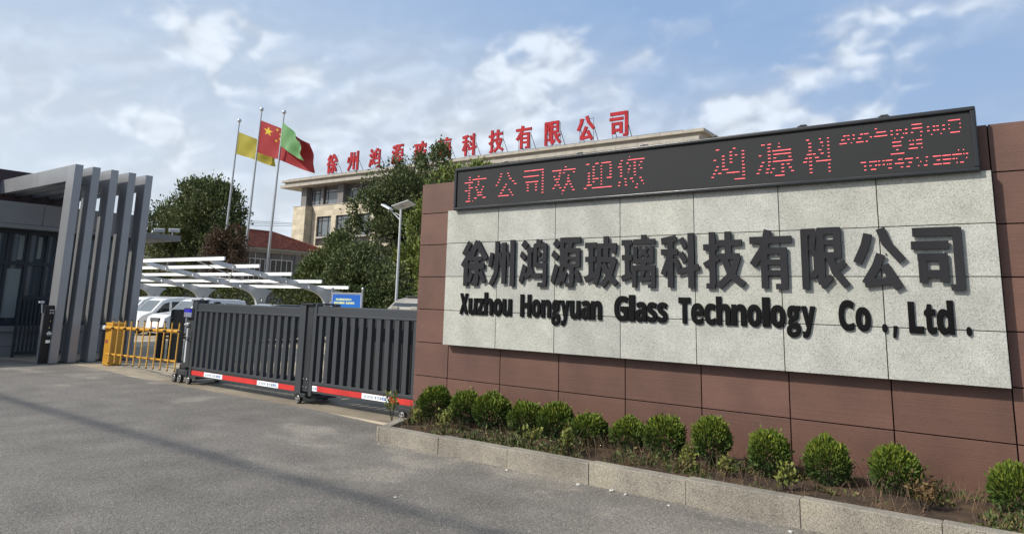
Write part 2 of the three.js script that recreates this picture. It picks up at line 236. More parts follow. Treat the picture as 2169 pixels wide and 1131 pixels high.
// draws a glyph into ctx inside the box x, y, w, h; thick = stroke width for the default stroke, in pixels
function drawGlyph(ctx, key, x, y, w, h, thick, uniform = false) {
  ctx.lineJoin = 'miter'; ctx.miterLimit = 6; ctx.lineCap = 'butt';
  for (const cmd of GLYPH[key].split(';')) {
    if (cmd === 'W') { drawGlyph(ctx, 'water', x, y, w, h, thick, uniform); continue; }
    const f = cmd.split(' '), n = f.slice(1).map(Number), px = (i) => x + n[i * 2] / 100 * w, py = (i) => y + n[i * 2 + 1] / 100 * h;
    ctx.beginPath(); for (let i = 0; i < n.length / 2; i++) i ? ctx.lineTo(px(i), py(i)) : ctx.moveTo(px(i), py(i));
    if (f[0] === 'P') { ctx.closePath(); if (uniform) { ctx.beginPath(); const cx0 = (px(0) + px(1)) / 2, cy0 = (py(0) + py(1)) / 2; ctx.moveTo(cx0, cy0); ctx.lineTo((px(2) + px(3)) / 2, (py(2) + py(3)) / 2); ctx.lineWidth = thick; ctx.stroke(); } else ctx.fill(); }
    else { const wt = f[0].length > 1 ? Number(f[0].slice(1)) / 72 : 1; ctx.lineWidth = thick * (uniform ? 1 : wt); ctx.stroke(); }
  }
}
function canvas2d(w, h) { const c = document.createElement('canvas'); c.width = w; c.height = h; return [c, c.getContext('2d')]; }
// outline of a drawn glyph as shapes in a box of w x h (origin at the lower left corner)
function glyphShapes(key, w, h) {
  const N = 300, MH = 400, pad = 30, [c, ctx] = canvas2d(N + pad * 2, MH + pad * 2);
  ctx.fillStyle = ctx.strokeStyle = '#000'; drawGlyph(ctx, key, pad, pad, N, MH, 72 / 420 * N);
  const W = c.width, H = c.height, px = ctx.getImageData(0, 0, W, H).data, val = (x, y) => px[(y * W + x) * 4 + 3] / 255 - 0.5;
  const next = new Map(), key2 = (p) => p[0].toFixed(3) + ',' + p[1].toFixed(3), pts = new Map();
  const link = (a, b) => { const ka = key2(a); pts.set(ka, a); pts.set(key2(b), b); next.set(ka, key2(b)); };
  for (let y = 0; y < H - 1; y++) for (let x = 0; x < W - 1; x++) {
    const a = val(x, y), b = val(x + 1, y), d = val(x + 1, y + 1), e = val(x, y + 1), k = (a > 0 ? 1 : 0) | (b > 0 ? 2 : 0) | (d > 0 ? 4 : 0) | (e > 0 ? 8 : 0);
    if (!k || k === 15) continue;
    const t = [x + a / (a - b), y], r = [x + 1, y + b / (b - d)], l = [x, y + a / (a - e)], o = [x + e / (e - d), y + 1];
    const seg = { 1: [[l, t]], 2: [[t, r]], 3: [[l, r]], 4: [[r, o]], 5: [[l, t], [r, o]], 6: [[t, o]], 7: [[l, o]], 8: [[o, l]], 9: [[o, t]], 10: [[t, r], [o, l]], 11: [[o, r]], 12: [[r, l]], 13: [[r, t]], 14: [[t, l]] }[k];
    for (const [p, q] of seg) link(p, q);
  }
  const loops = [];
  while (next.size) { const start = next.keys().next().value; let k = start; const loop = []; while (next.has(k)) { loop.push(pts.get(k)); const n = next.get(k); next.delete(k); k = n; } if (loop.length > 8) loops.push(loop); }
  const simplify = (P, eps) => { const rec = (i, j, keep) => { let m = 0, at = -1; const [x0, y0] = P[i], [x1, y1] = P[j], L = Math.hypot(x1 - x0, y1 - y0) || 1e-9; for (let k = i + 1; k < j; k++) { const dd = Math.abs((x1 - x0) * (y0 - P[k][1]) - (x0 - P[k][0]) * (y1 - y0)) / L; if (dd > m) { m = dd; at = k; } } if (m > eps) { rec(i, at, keep); keep.push(at); rec(at, j, keep); } };
    let far = 0, fd = 0; P.forEach((p, i) => { const dd = Math.hypot(p[0] - P[0][0], p[1] - P[0][1]); if (dd > fd) { fd = dd; far = i; } }); const a = [0]; rec(0, far, a); a.push(far); P.push(P[0]); rec(far, P.length - 1, a); return a.map((i) => P[i]); };
  const V = loops.map((L) => simplify(L, 0.75).map(([x, y]) => new THREE.Vector2((x - pad + 0.5) / N * w, h - (y - pad + 0.5) / MH * h))).filter((v) => v.length > 2);
  const area = V.map((v) => THREE.ShapeUtils.area(v)), big = area.reduce((m, a) => Math.abs(a) > Math.abs(m) ? a : m, 0), sign = Math.sign(big);
  const inside = (p, poly) => { let r = false; for (let i = 0, j = poly.length - 1; i < poly.length; j = i++) if ((poly[i].y > p.y) !== (poly[j].y > p.y) && p.x < (poly[j].x - poly[i].x) * (p.y - poly[i].y) / (poly[j].y - poly[i].y) + poly[i].x) r = !r; return r; };
  const outer = V.map((v, i) => i).filter((i) => Math.sign(area[i]) === sign), shapes = outer.map((i) => { const s = new THREE.Shape(V[i]); s.poly = V[i]; s.size = Math.abs(area[i]); return s; });
  V.forEach((v, i) => { if (Math.sign(area[i]) === sign) return; const host = shapes.filter((s) => inside(v[0], s.poly)).sort((a, b) => a.size - b.size)[0]; if (host) host.holes.push(new THREE.Path(v)); });
  return shapes;
}
const NAME12 = ['xu', 'zhou', 'hong', 'yuan', 'bo', 'li', 'ke', 'ji', 'you', 'xian', 'gong', 'si'];
const HAN12 = [...'徐州鸿源玻璃科技有限公司'];
const ORD = ['first', 'second', 'third', 'fourth', 'fifth', 'sixth', 'seventh', 'eighth', 'ninth', 'tenth', 'eleventh', 'twelfth'];

// ---------------------------------------------------------------- ground
function dip(x, z) { return -0.11 * sstep(0.6, -0.05, z) * (1 - sstep(-0.25, -2.6, z)) * sstep(-9.6, -8.4, x) * (1 - sstep(-0.7, 1.2, x) * 0.8); }
function sheet(xs, zf, lift, color) {  // xs: list of x, zf(x, j) -> z or null ; rows of vertices
  const nz = zf.rows, nx = xs.length, pos = new Float32Array(nx * nz * 3), col = new Float32Array(nx * nz * 3), uv = new Float32Array(nx * nz * 2), idx = [];
  for (let i = 0; i < nx; i++) for (let j = 0; j < nz; j++) { const x = xs[i], z = zf(x, j), k = i * nz + j, y = dip(x, z) + lift; pos.set([x, y, z], k * 3); uv.set([x, z], k * 2); col.set(color(x, z), k * 3); if (i && j) { const a = k - nz - 1, b = k - nz, c = k - 1; idx.push(a, b, c, b, k, c); } }
  const g = new THREE.BufferGeometry(); g.setAttribute('position', new THREE.BufferAttribute(pos, 3)); g.setAttribute('color', new THREE.BufferAttribute(col, 3)); g.setAttribute('uv', new THREE.BufferAttribute(uv, 2)); g.setIndex(idx); g.computeVertexNormals(); return g;
}
{
  const lin = (a, b, n) => Array.from({ length: n + 1 }, (_, i) => a + (b - a) * i / n);
  const xs = [-400, -160, -80, -50, -36, ...lin(-28, 10, 190), 16, 30, 70, 200, 400], zs = [-400, -150, -80, -50, -34, ...lin(-26, 1.6, 184), 4, 20, 60, 200, 400];
  const zf = (x, j) => zs[j]; zf.rows = zs.length;
  const conc = sheet(xs, zf, -0.006, (x, z) => { const n = fbm(x * 0.5, z * 0.7, 2.2, 5), m = fbm(x * 2.2, z * 2.2, 6.1, 4); let v = 0.86 + (n - 0.5) * 0.5 + (m - 0.5) * 0.25; if (z < 0.12 && z > -3.5 && x > -8.3 && x < 0) v *= 0.72; if (z < -3.5) v *= 1.12; if (x < -12 && z > 0.2) v *= 0.85; if (z > 0.1 && z < 1.2 && x > -9) v *= 1 + 0.62 * sstep(0.05, 0.25, z); return [v, v * 0.985, v * 0.95]; });  // gate's shade painted into the concrete behind it, the lit strip before it lightened
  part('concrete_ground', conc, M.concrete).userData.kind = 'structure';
  const edge = (x) => 0.36 + 0.28 * sstep(-3.5, -0.4, x) + (fbm(x * 0.9, 3, 1, 3) - 0.5) * 0.16 + (fbm(x * 5, 7, 2, 3) - 0.5) * 0.05 - 0.08 * Math.exp(-((x + 5.4) ** 2) / 0.5) + 0.75 * sstep(0.0, 0.5, x) + 0.7 * sstep(-11.2, -14.5, x);
  const ax = [-400, -200, -100, -60, -40, -28, -22, ...lin(-18, 11, 420), 14, 20, 40, 100, 400], tz = [...lin(0, 6.5, 110), 7.2, 9, 14, 30, 90, 400], af = (x, j) => edge(x) + tz[j]; af.rows = tz.length;
  const asph = sheet(ax, af, 0, (x, z) => {
    const d = z - edge(x), n = fbm(x * 0.35, z * 0.5, 4.4, 5), s = fbm(x * 1.3 + 9, z * 1.9, 7.7, 5), w = fbm(x * 3.1, z * 4.5, 3.3, 4);
    let v = 0.69 + (n - 0.5) * 0.26 + (w - 0.5) * 0.08, t = 0;
    t += 0.34 * sstep(0.56, 0.72, s) * sstep(3.2, 0.8, d);                                   // worn dusty patches near the concrete
    t += 0.30 * sstep(0.50, 0.66, fbm(x * 0.9, z * 1.4, 12.1, 4)) * Math.exp(-((x - 5.6) ** 2) / 3 - ((z - 2.3) ** 2) / 0.5);
    t += 0.34 * Math.exp(-((x + 4.9) ** 2) / 0.5 - (d - 0.12) ** 2 / 0.02) + 0.12 * Math.exp(-d / 0.12);
    v *= 1 - 0.22 * Math.exp(-((x + 1.2) ** 2) / 0.9 - (d - 0.35) ** 2 / 0.08);
    if (x < -10) t += 0.14 * sstep(0.4, 0.6, s);
    return [v + t, v + t * 0.95, v + t * 0.84];
  });
  part('asphalt_road', asph, M.asphalt).userData.kind = 'structure';
}

// ---------------------------------------------------------------- the sign wall
const W1 = 0.98, GB = 1.12, PLANE = -0.13;
const BROWNS = [0.9, 0.96, 1, 1.05, 1.1].map((k, i) => { const m = M.brown.clone(); m.color.multiplyScalar(k); m.color.b *= 1 + (i % 2) * 0.05; m.name = 'brown_tone_' + i; return m; }), GRANITES = [0.95, 0.99, 1.02, 1.05].map((k, i) => { const m = M.granite.clone(); m.color.multiplyScalar(k); m.color.b *= 1 - (i % 2) * 0.03; m.name = 'granite_tone_' + i; return m; });
const wall = thing('sign_wall', 'brown panelled entrance wall with a pale granite name slab', 'wall');
{
  part('wall_core', [span(-0.68, 7.52, 0, 3.59, -0.62, PLANE - 0.04)], M.joint, wall);
  const xs = [-0.69, 0, 0.98, 1.96, 2.94, 3.92, 4.9, 5.88, 6.86, 7.55], ys = [0.02, 0.12, 0.62, 1.12, 1.62, 2.12, 2.62, 3.12, 3.60], J = 0.0055;
  for (let i = 0; i < xs.length - 1; i++) for (let j = 0; j < ys.length - 1; j++) {
    if (i > 0 && i < 8 && j > 2 && j < 7) continue;                                   // behind the granite
    const r = h3(i, j, 5);
    const p = part('brown_panel', span(xs[i] + J, xs[i + 1] - J, ys[j] + J, ys[j + 1] - J, PLANE - 0.035, PLANE + (r - 0.5) * 0.002, 0.003), r > 0.5 ? BROWNS[Math.floor(h3(i, j, 15) * 5)] : BROWNS[Math.floor(h3(i, j, 16) * 5)], wall);
  }
  part('end_panel', [span(-0.695, -0.683, 0.02, 3.6, -0.62, PLANE - 0.045)], M.brown, wall);
  part('back_panel', [span(-0.69, 7.55, 0.02, 3.6, -0.66, -0.625)], M.brown_b, wall);
  part('slab_core', [span(0.01, 6.85, GB + 0.01, GB + 1.99, PLANE + 0.004, -0.03)], M.joint, wall);
  for (let i = 0; i < 7; i++) for (let j = 0; j < 4; j++) part('granite_slab', span(i * W1 + (i ? 0.0045 : 0), (i + 1) * W1 - (i < 6 ? 0.0045 : 0), GB + j * 0.5 + (j ? 0.004 : 0), GB + (j + 1) * 0.5 - (j < 3 ? 0.004 : 0), i === 0 || i === 6 || j === 0 || j === 3 ? PLANE + 0.006 : -0.028, (h3(i, j, 9) - 0.5) * 0.0016, 0.002), GRANITES[Math.floor(h3(i, j, 8) * 4)], wall);
}
// big raised characters
{
  const L = [0.346, 0.870, 1.395, 1.919, 2.452, 2.983, 3.515, 4.044, 4.581, 5.126, 5.636, 6.160], R = [0.815, 1.315, 1.860, 2.390, 2.925, 3.440, 3.985, 4.520, 5.035, 5.585, 6.100, 6.590];
  NAME12.forEach((k, i) => {
    const w = R[i] - L[i], top = i > 9 ? 2.60 : 2.63;
    const t = thing('raised_character', `dark grey raised metal character ${HAN12[i]} on granite, ${ORD[i]} in the row of twelve`, 'character', [L[i], 1.985, 0.022], 0, 'dark grey raised characters on the granite slab');
    const g = new THREE.ExtrudeGeometry(glyphShapes(k, w, top - 1.985), { depth: 0.022, bevelEnabled: true, bevelSize: 0.002, bevelThickness: 0.002, bevelSegments: 1 });
    part('character_body', worldUV(g), M.letter, t); part('mounting_stud', span(w * 0.62 - 0.006, w * 0.62 + 0.006, 0.36, 0.372, -0.022, 0.004), M.steel, t);
  });
}
const fontBold = await new FontLoader().loadAsync('fonts/droid/droid_sans_bold.typeface.json');
{
  const cap = 0.205, base = 1.583, size = cap / 0.714;
  const words = [['Xuzhou', 0.318, 1.275], ['Hongyuan', 1.414, 2.696], ['Glass', 2.866, 3.582], ['Technology', 3.717, 5.243], ['Co', 5.46, 5.765], ['.', 5.854, 5.9], [',', 5.945, 5.99], ['Ltd', 6.089, 6.475], ['.', 6.556, 6.6]];
  const wordName = ['Xuzhou', 'Hongyuan', 'Glass', 'Technology', 'Co', 'Co', 'Co', 'Ltd', 'Ltd'];
  words.forEach(([word, x0, x1], wi) => {
    const adv = [...word].map((ch) => fontBold.data.glyphs[ch].ha / fontBold.data.resolution * size), total = adv.reduce((a, b) => a + b, 0);
    let at = x0; const k = (x1 - x0) / total;
    [...word].forEach((ch, i) => {
      const g = new TextGeometry(ch, { font: fontBold, size, depth: 0.018, curveSegments: 6, bevelEnabled: true, bevelSize: 0.009, bevelThickness: 0.003, bevelSegments: 2 });
      g.computeBoundingBox(); const bw = g.boundingBox.max.x - g.boundingBox.min.x, slot = adv[i] * k * 0.945; g.translate(-g.boundingBox.min.x, 0, 0); g.scale(Math.min(1.16, word.length === 1 ? (x1 - x0) / bw : slot / bw), 1, 1);
      const small = ch === '.' ? 'full stop' : ch === ',' ? 'comma' : `letter ${ch}`, where = ch === '.' ? (wi === 5 ? 'after the word Co' : 'after the word Ltd, last of the line') : ch === ',' ? 'between Co and Ltd' : `${ORD[i]} in the word ${wordName[wi]}`;
      const o = part('raised_letter', g, M.black_letter); o.position.set(at, base, 0.005); tag(o, `black raised ${small}, ${where}, on the granite slab`, 'letter', 'black raised letters on the granite slab');
      at += adv[i] * k;
    });
  });
}

// ---------------------------------------------------------------- LED display on top of the slab
{
  const t = thing('led_display', 'long black LED message board with red dots above the granite slab', 'display board', [0, 0, 0]);
  const x0 = 0.16, x1 = 6.783, y0 = 3.108, y1 = 3.751, zf = 0.072, F = 0.046, zb = PLANE + 0.005;
  part('frame', [span(x0, x1, y0, y0 + F, zb, zf, 0.014), span(x0, x1, y1 - F, y1, zb, zf, 0.014), span(x0, x0 + F, y0 + F - 0.004, y1 - F + 0.004, zb + 0.002, zf - 0.002, 0.012), span(x1 - F, x1, y0 + F - 0.004, y1 - F + 0.004, zb + 0.002, zf - 0.002, 0.012)], M.led_frame, t);
  part('back_cover', [span(x0 + 0.02, x1 - 0.02, y0 + 0.02, y1 - 0.02, zb + 0.004, zf - 0.06)], M.black_plastic, t);
  const cell = tex(64, (i, j) => { const x = (i % 16) - 7.5, y = (j % 16) - 7.5, r = Math.hypot(x, y), n = h3(i >> 4, j >> 4, 3); const v = r < 3.4 ? 0.40 + n * 0.12 : (Math.abs(y) > 6.4 ? 0.24 : 0.075); return [v * 0.93, v * 0.98, v]; }, { metres: 0.04, srgb: true });
  const sm = mat('led_face', 0.27, 0.28, 0.29, { roughness: 0.75, map: cell });
  const gx = 0.245, gy = 3.187, P = 0.01008, zs = zf - 0.025;
  part('screen', worldUV(span(x0 + F - 0.006, x1 - F + 0.006, y0 + F - 0.006, y1 - F + 0.006, zs - 0.02, zs)), sm, t);
  // lit dots: bold characters on a 48-row raster of which the shutter caught every fourth row
  const NX = 640, NY = 48, [c, ctx] = canvas2d(NX, NY); ctx.strokeStyle = ctx.fillStyle = '#fff';
  const col = (x) => Math.round((x - gx) / P);
  const big = (k, xa, xb) => drawGlyph(ctx, k, col(xa), 4, (xb - xa) / P, 40, 2.7, true);
  big('ji', 0.36, 0.80); big('gong', 0.92, 1.34); big('si', 1.44, 1.80); big('huan', 1.92, 2.30); big('ying', 2.42, 2.86); big('nin', 2.93, 3.32); big('hong', 4.16, 4.58); big('yuan', 4.68, 5.10); big('ke', 5.18, 5.52);
  const put = (s, xa, row) => { let x = col(xa); for (const ch of s) { const k = { n: 'nian', y: 'yue', d: 'ri', x: 'xing', q: 'qi', '-': 'yi', s: 'shi', f: 'fen', m: 'miao' }[ch]; if (k) { drawGlyph(ctx, k, x + 1.5, row + 1.5, 13, 13, 1.3, true); x += 16; } else { ctx.font = 'bold 15px monospace'; ctx.fillText(ch, x, row + 13.5); x += 8; } } };
  put('2025n09y08d', 5.56, 1); put('xq-', 6.02, 17); put('10s47f28m', 5.75, 32);
  const px = ctx.getImageData(0, 0, NX, NY).data, dots = [], g0 = new THREE.BoxGeometry(0.0076, 0.0062, 0.004);
  for (let y = 0; y < NY; y++) for (let x = 0; x < NX; x++) { const bright = px[(y * NX + x) * 4 + 3] / 255; if (bright < 0.45) continue; const ph = x > 520 && y > 31 ? 1 : 3; if (y % 4 !== ph) continue; dots.push(plain(g0.clone()).translate(gx + (x + 0.5) * P, gy + (NY - y - 0.5) * P, zs + 0.0025)); }
  const em = mat('led_red', 0.5, 0.02, 0.03, { emissive: new THREE.Color().setRGB(1, 0.17, 0.19), emissiveIntensity: 2.0 });
  part('lit_dots', dots, em, t).userData.kind = 'stuff';
  for (const x of [1.1, 2.35, 3.3, 4.2, 5.2, 6.0]) part('lifting_bracket', [span(x - 0.05, x + 0.05, y1 - 0.005, y1 + 0.014, -0.02, 0.05), span(x - 0.035, x + 0.035, y1 + 0.012, y1 + 0.034, 0.0, 0.02, 0.006)], M.led_frame, t);
}

// ---------------------------------------------------------------- planter: kerb stones, soil
const kerbH = (x) => lerp(0.18, 0.235, clamp((x - 0.3) / 6));
{
  const kerb = thing('planter_kerb', 'speckled granite kerb edging the planting bed before the wall', 'kerb');
  const xs = [0.305, 0.352, 1.352, 2.362, 3.375, 4.388, 5.381, 6.385, 7.39];
  for (let i = 0; i < xs.length - 1; i++) {
    const g = span(xs[i] + 0.002, xs[i + 1] - 0.002, -0.06, kerbH((xs[i] + xs[i + 1]) / 2), 1.385, 1.525, 0.006); g.translate(0, (h3(i, 3, 1) - 0.5) * 0.008, (h3(i, 2, 7) - 0.5) * 0.012);
    part('kerb_stone', g, M.kerb, kerb);
  }
  const dir = [-0.62, -1.42], n = 2; // the return towards the wall end
  for (let i = 0; i < n; i++) { const a = i / n, g = bx(0.12, 0.2 - i * 0.06, 0.74, 0, 0.035 - i * 0.03, 0); g.rotateY(Math.atan2(dir[0], dir[1])); g.translate(0.30 + dir[0] * (a + 0.25), 0.02, 1.42 + dir[1] * (a + 0.25)); part('kerb_stone', g, M.kerb, kerb); }
  const pos = [], idx = [], uv = [], nx = 110, nz = 24;
  for (let i = 0; i <= nx; i++) for (let j = 0; j <= nz; j++) { const x = lerp(-0.75, 7.5, i / nx), v = j / nz, zl = x < 0.32 ? lerp(-0.2, 1.4, clamp((x + 0.42) / 0.74)) : 1.4, z = lerp(-0.14, zl, v); const y = kerbH(x) * 0.62 + (fbm(x * 4, z * 4, 1, 4) - 0.5) * 0.09 - 0.05 * sstep(0.25, -0.5, x); pos.push(x, y, z); uv.push(x, z); if (i && j) { const k = i * (nz + 1) + j, a = k - nz - 2; idx.push(a, a + 1, k - 1, a + 1, k, k - 1); } }
  const g = new THREE.BufferGeometry(); g.setAttribute('position', new THREE.Float32BufferAttribute(pos, 3)); g.setAttribute('uv', new THREE.Float32BufferAttribute(uv, 2)); g.setIndex(idx); g.computeVertexNormals();
  part('planter_soil', g, M.soil).userData.kind = 'structure';
}

// ---------------------------------------------------------------- foliage builders
function leafCloud(n, sample, seed, pal, size, { lift = 0.3, aspect = 0.5 } = {}) {   // pal(rand, p) -> [r,g,b]
  const R = rng(seed), pos = new Float32Array(n * 12), nor = new Float32Array(n * 12), col = new Float32Array(n * 12), idx = new Uint32Array(n * 6), a = new THREE.Vector3(), b = new THREE.Vector3(), q = new THREE.Vector3(), up = new THREE.Vector3();
  let k = 0;
  for (let i = 0; i < n; i++) {
    const p = sample(R); if (!p) continue;
    a.set(R() - 0.5, R() - 0.5 + lift, R() - 0.5); if (p[3]) a.addScaledVector(q.set(p[3], p[4], p[5]), 0.9); a.normalize();
    up.set(R() - 0.5, R() - 0.5, R() - 0.5).normalize(); b.crossVectors(a, up).normalize(); q.crossVectors(a, b);
    const s = size * (0.65 + R() * 0.7), h = s * aspect * 0.5, c = pal(R, p);
    const v = [[p[0], p[1], p[2]], [p[0] + a.x * s * 0.5 + b.x * h, p[1] + a.y * s * 0.5 + b.y * h, p[2] + a.z * s * 0.5 + b.z * h], [p[0] + a.x * s, p[1] + a.y * s, p[2] + a.z * s], [p[0] + a.x * s * 0.5 - b.x * h, p[1] + a.y * s * 0.5 - b.y * h, p[2] + a.z * s * 0.5 - b.z * h]];
    for (let m = 0; m < 4; m++) { pos.set(v[m], (k * 4 + m) * 3); nor.set([-q.x, -q.y, -q.z], (k * 4 + m) * 3); col.set(c, (k * 4 + m) * 3); }
    idx.set([k * 4, k * 4 + 1, k * 4 + 2, k * 4, k * 4 + 2, k * 4 + 3], k * 6); k++;
  }
  const g = new THREE.BufferGeometry(); g.setAttribute('position', new THREE.BufferAttribute(pos.slice(0, k * 12), 3)); g.setAttribute('normal', new THREE.BufferAttribute(nor.slice(0, k * 12), 3)); g.setAttribute('color', new THREE.BufferAttribute(col.slice(0, k * 12), 3)); g.setIndex(new THREE.BufferAttribute(idx.slice(0, k * 6), 1)); return g;
}
const tone = (r, g, b, v = 0.5) => (R) => { const k = 1 - v / 2 + R() * v, w = R() * 0.25; return [r * k * (1 + w), g * k, b * k]; };
function blobSample(blobs, gap = 0.42, freq = 1.1, seed = 0) { // points in ellipsoids, thinned by noise so that clumps and gaps appear
  const vol = blobs.map((b) => Math.pow(b[3] * b[4] * b[5], 0.72)), tot = vol.reduce((s, v) => s + v, 0);
  return (R) => {
    for (let tries = 0; tries < 12; tries++) {
      let u = R() * tot, i = 0; while (i < blobs.length - 1 && u > vol[i]) { u -= vol[i]; i++; }
      const [x, y, z, rx, ry, rz] = blobs[i]; let a, b, c, d; do { a = R() * 2 - 1; b = R() * 2 - 1; c = R() * 2 - 1; d = a * a + b * b + c * c; } while (d > 1);
      const s = Math.pow(d, -0.16) * (0.8 + 0.3 * R() + 0.35 * Math.pow(R(), 5)), X = x + a * rx * s, Y = y + b * ry * s, Z = z + c * rz * s;
      const nn = fbm(X * freq + seed, Y * freq, Z * freq, 3); if (nn < (gap + 0.045) * (0.9 + 0.2 * R())) continue;
      return [X, Y, Z, a * 0.5, b * 0.5 + 0.1, c * 0.5];
    }
    return null;
  };
}
function tree(name, label, category, base, o) {
  const t = thing(name, label, category, base, 0, o.group), R = rng(o.seed), lim = [];
  const th = o.trunkH, r = o.trunkR, pts = [[0, -0.1, 0], [0.05 * th * (R() - 0.5), th * 0.5, 0.05 * th * (R() - 0.5)], [0.1 * th * (R() - 0.5), th, 0.1 * th * (R() - 0.5)]];
  lim.push(rod(pts[0], pts[1], r, r * 0.85, 9), rod(pts[1], pts[2], r * 0.85, r * 0.66, 9));
  const limbs = [];
  for (const b of o.blobs) { const from = [lerp(pts[1][0], pts[2][0], 0.6), th * (0.75 + 0.25 * R()), lerp(pts[1][2], pts[2][2], 0.6)], to = [b[0], b[1] + b[4] * 0.3, b[2]], mid = [lerp(from[0], to[0], 0.45) + (R() - 0.5) * 0.5, lerp(from[1], to[1], 0.55) + 0.2, lerp(from[2], to[2], 0.45) + (R() - 0.5) * 0.5]; limbs.push(rod(from, mid, r * 0.42, r * 0.28), rod(mid, to, r * 0.28, r * 0.08)); for (let k = 0; k < 3; k++) limbs.push(rod(mid, [b[0] + (R() - 0.5) * b[3] * 1.5, b[1] + (R() - 0.3) * b[4] * 1.2, b[2] + (R() - 0.5) * b[5] * 1.5], r * 0.14, r * 0.04, 5)); }
  part('trunk', lim, M.bark, t); part('limbs', limbs, M.bark, t);
  part('crown', leafCloud(o.leaves, blobSample(o.blobs, o.gap ?? 0.42, o.freq ?? 1.1, o.seed), o.seed + 1, o.pal, o.leaf), M.leaf, t);
  return t;
}

// ---------------------------------------------------------------- clipped ball bushes
{
  const spec = [[0.33, 0.56, 0.5], [0.84, 0.54, 0.44], [1.29, 0.55, 0.52], [1.84, 0.51, 0.46], [2.31, 0.55, 0.47], [2.77, 0.47, 0.44], [3.28, 0.48, 0.42], [3.71, 0.55, 0.46], [4.24, 0.60, 0.41], [4.83, 0.54, 0.42], [5.38, 0.54, 0.41], [5.94, 0.55, 0.42], [6.83, 0.53, 0.42]];
  const extra = ['at the gate end of the bed', 'beside the end bush, over a weedy patch', 'with yellow weeds at its foot', 'below the letter H', 'under the word Hongyuan, close to its neighbour', 'smallest, with a leafy weed in front', 'dark, over bare grey twigs', 'broad and bright topped', 'tall, with a sprouting tip', 'round, with a small weed on each side', 'with yellow sprouts on top', 'flat topped', 'cut by the right edge of the view'];
  const protos = [0, 1, 2, 3].map((v) => {
    const g = new THREE.Group(), R0 = rng(700 + v);
    const sq = (b) => b < 0 ? 1 + 0.25 * b * b * 0 : 1; const lump = (a, b, c) => 1 + (fbm(a * 1.9 + v * 9, b * 1.9, c * 1.9, 3) - 0.5) * 0.62;
    const sample = (R) => { let a, b, c, d; do { a = R() * 2 - 1; b = R() * 2 - 1; c = R() * 2 - 1; d = a * a + b * b + c * c; } while (d > 1 || d < 0.05); d = Math.sqrt(d); a /= d; b /= d; c /= d; const s = (0.72 + 0.28 * Math.pow(R(), 0.55)) * lump(a, b, c) * 0.5; if (R() < 0.025 && b > -0.2) { const q = s * (1.08 + 0.22 * R()); return [a * q, b * q, c * q, a, b + 0.5, c]; } if (b < -0.55 && R() < 0.75) return null; if (b < -0.2 && R() < 0.35) return null; return [a * s, b * s, c * s, a * 0.7, b * 0.7 + 0.35, c * 0.7]; };
    const pal = (R, p) => { const top = clamp(p[1] * 1.6 + 0.45), k = 0.75 + R() * 0.55, y = R() < 0.18 * top ? 1.7 : 1; return [0.09 * k * y * (0.48 + top * 0.8), 0.142 * k * (0.56 + top * 0.56) * (y > 1 ? 1.35 : 1), 0.02 * k]; };  // leaf colour carries the bush's shade, darker towards the bottom; yellow shoots on top
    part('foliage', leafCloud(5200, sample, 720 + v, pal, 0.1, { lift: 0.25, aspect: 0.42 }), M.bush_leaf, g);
    const tw = []; for (let i = 0; i < 26; i++) { const a = R0() * 6.28, r = 0.1 + R0() * 0.32; tw.push(rod([Math.cos(a) * 0.03, -0.95, Math.sin(a) * 0.03], [Math.cos(a) * r, -0.28 + R0() * 0.25, Math.sin(a) * r], 0.012, 0.005, 4)); }
    part('stems', tw, M.bark, g);
    return g;
  });
  spec.forEach(([x, top, w], i) => {
    const o = protos[i % 4].clone(); o.name = numbered('clipped_bush'); scene.add(o); const h = Math.min(top - 0.12, w * 1.1), ww = w * 0.9;
    o.scale.set(ww, h, ww); o.position.set(x, top - h / 2 + 0.005, 0.45 + (h3(i, 1, 2) - 0.5) * 0.06); o.rotation.y = i * 1.7;
    tag(o, `green clipped ball bush, ${ORD[i] ?? 'thirteenth'} from the gate, ${extra[i]}`, 'bush', 'clipped ball bushes along the sign wall');
  });
}
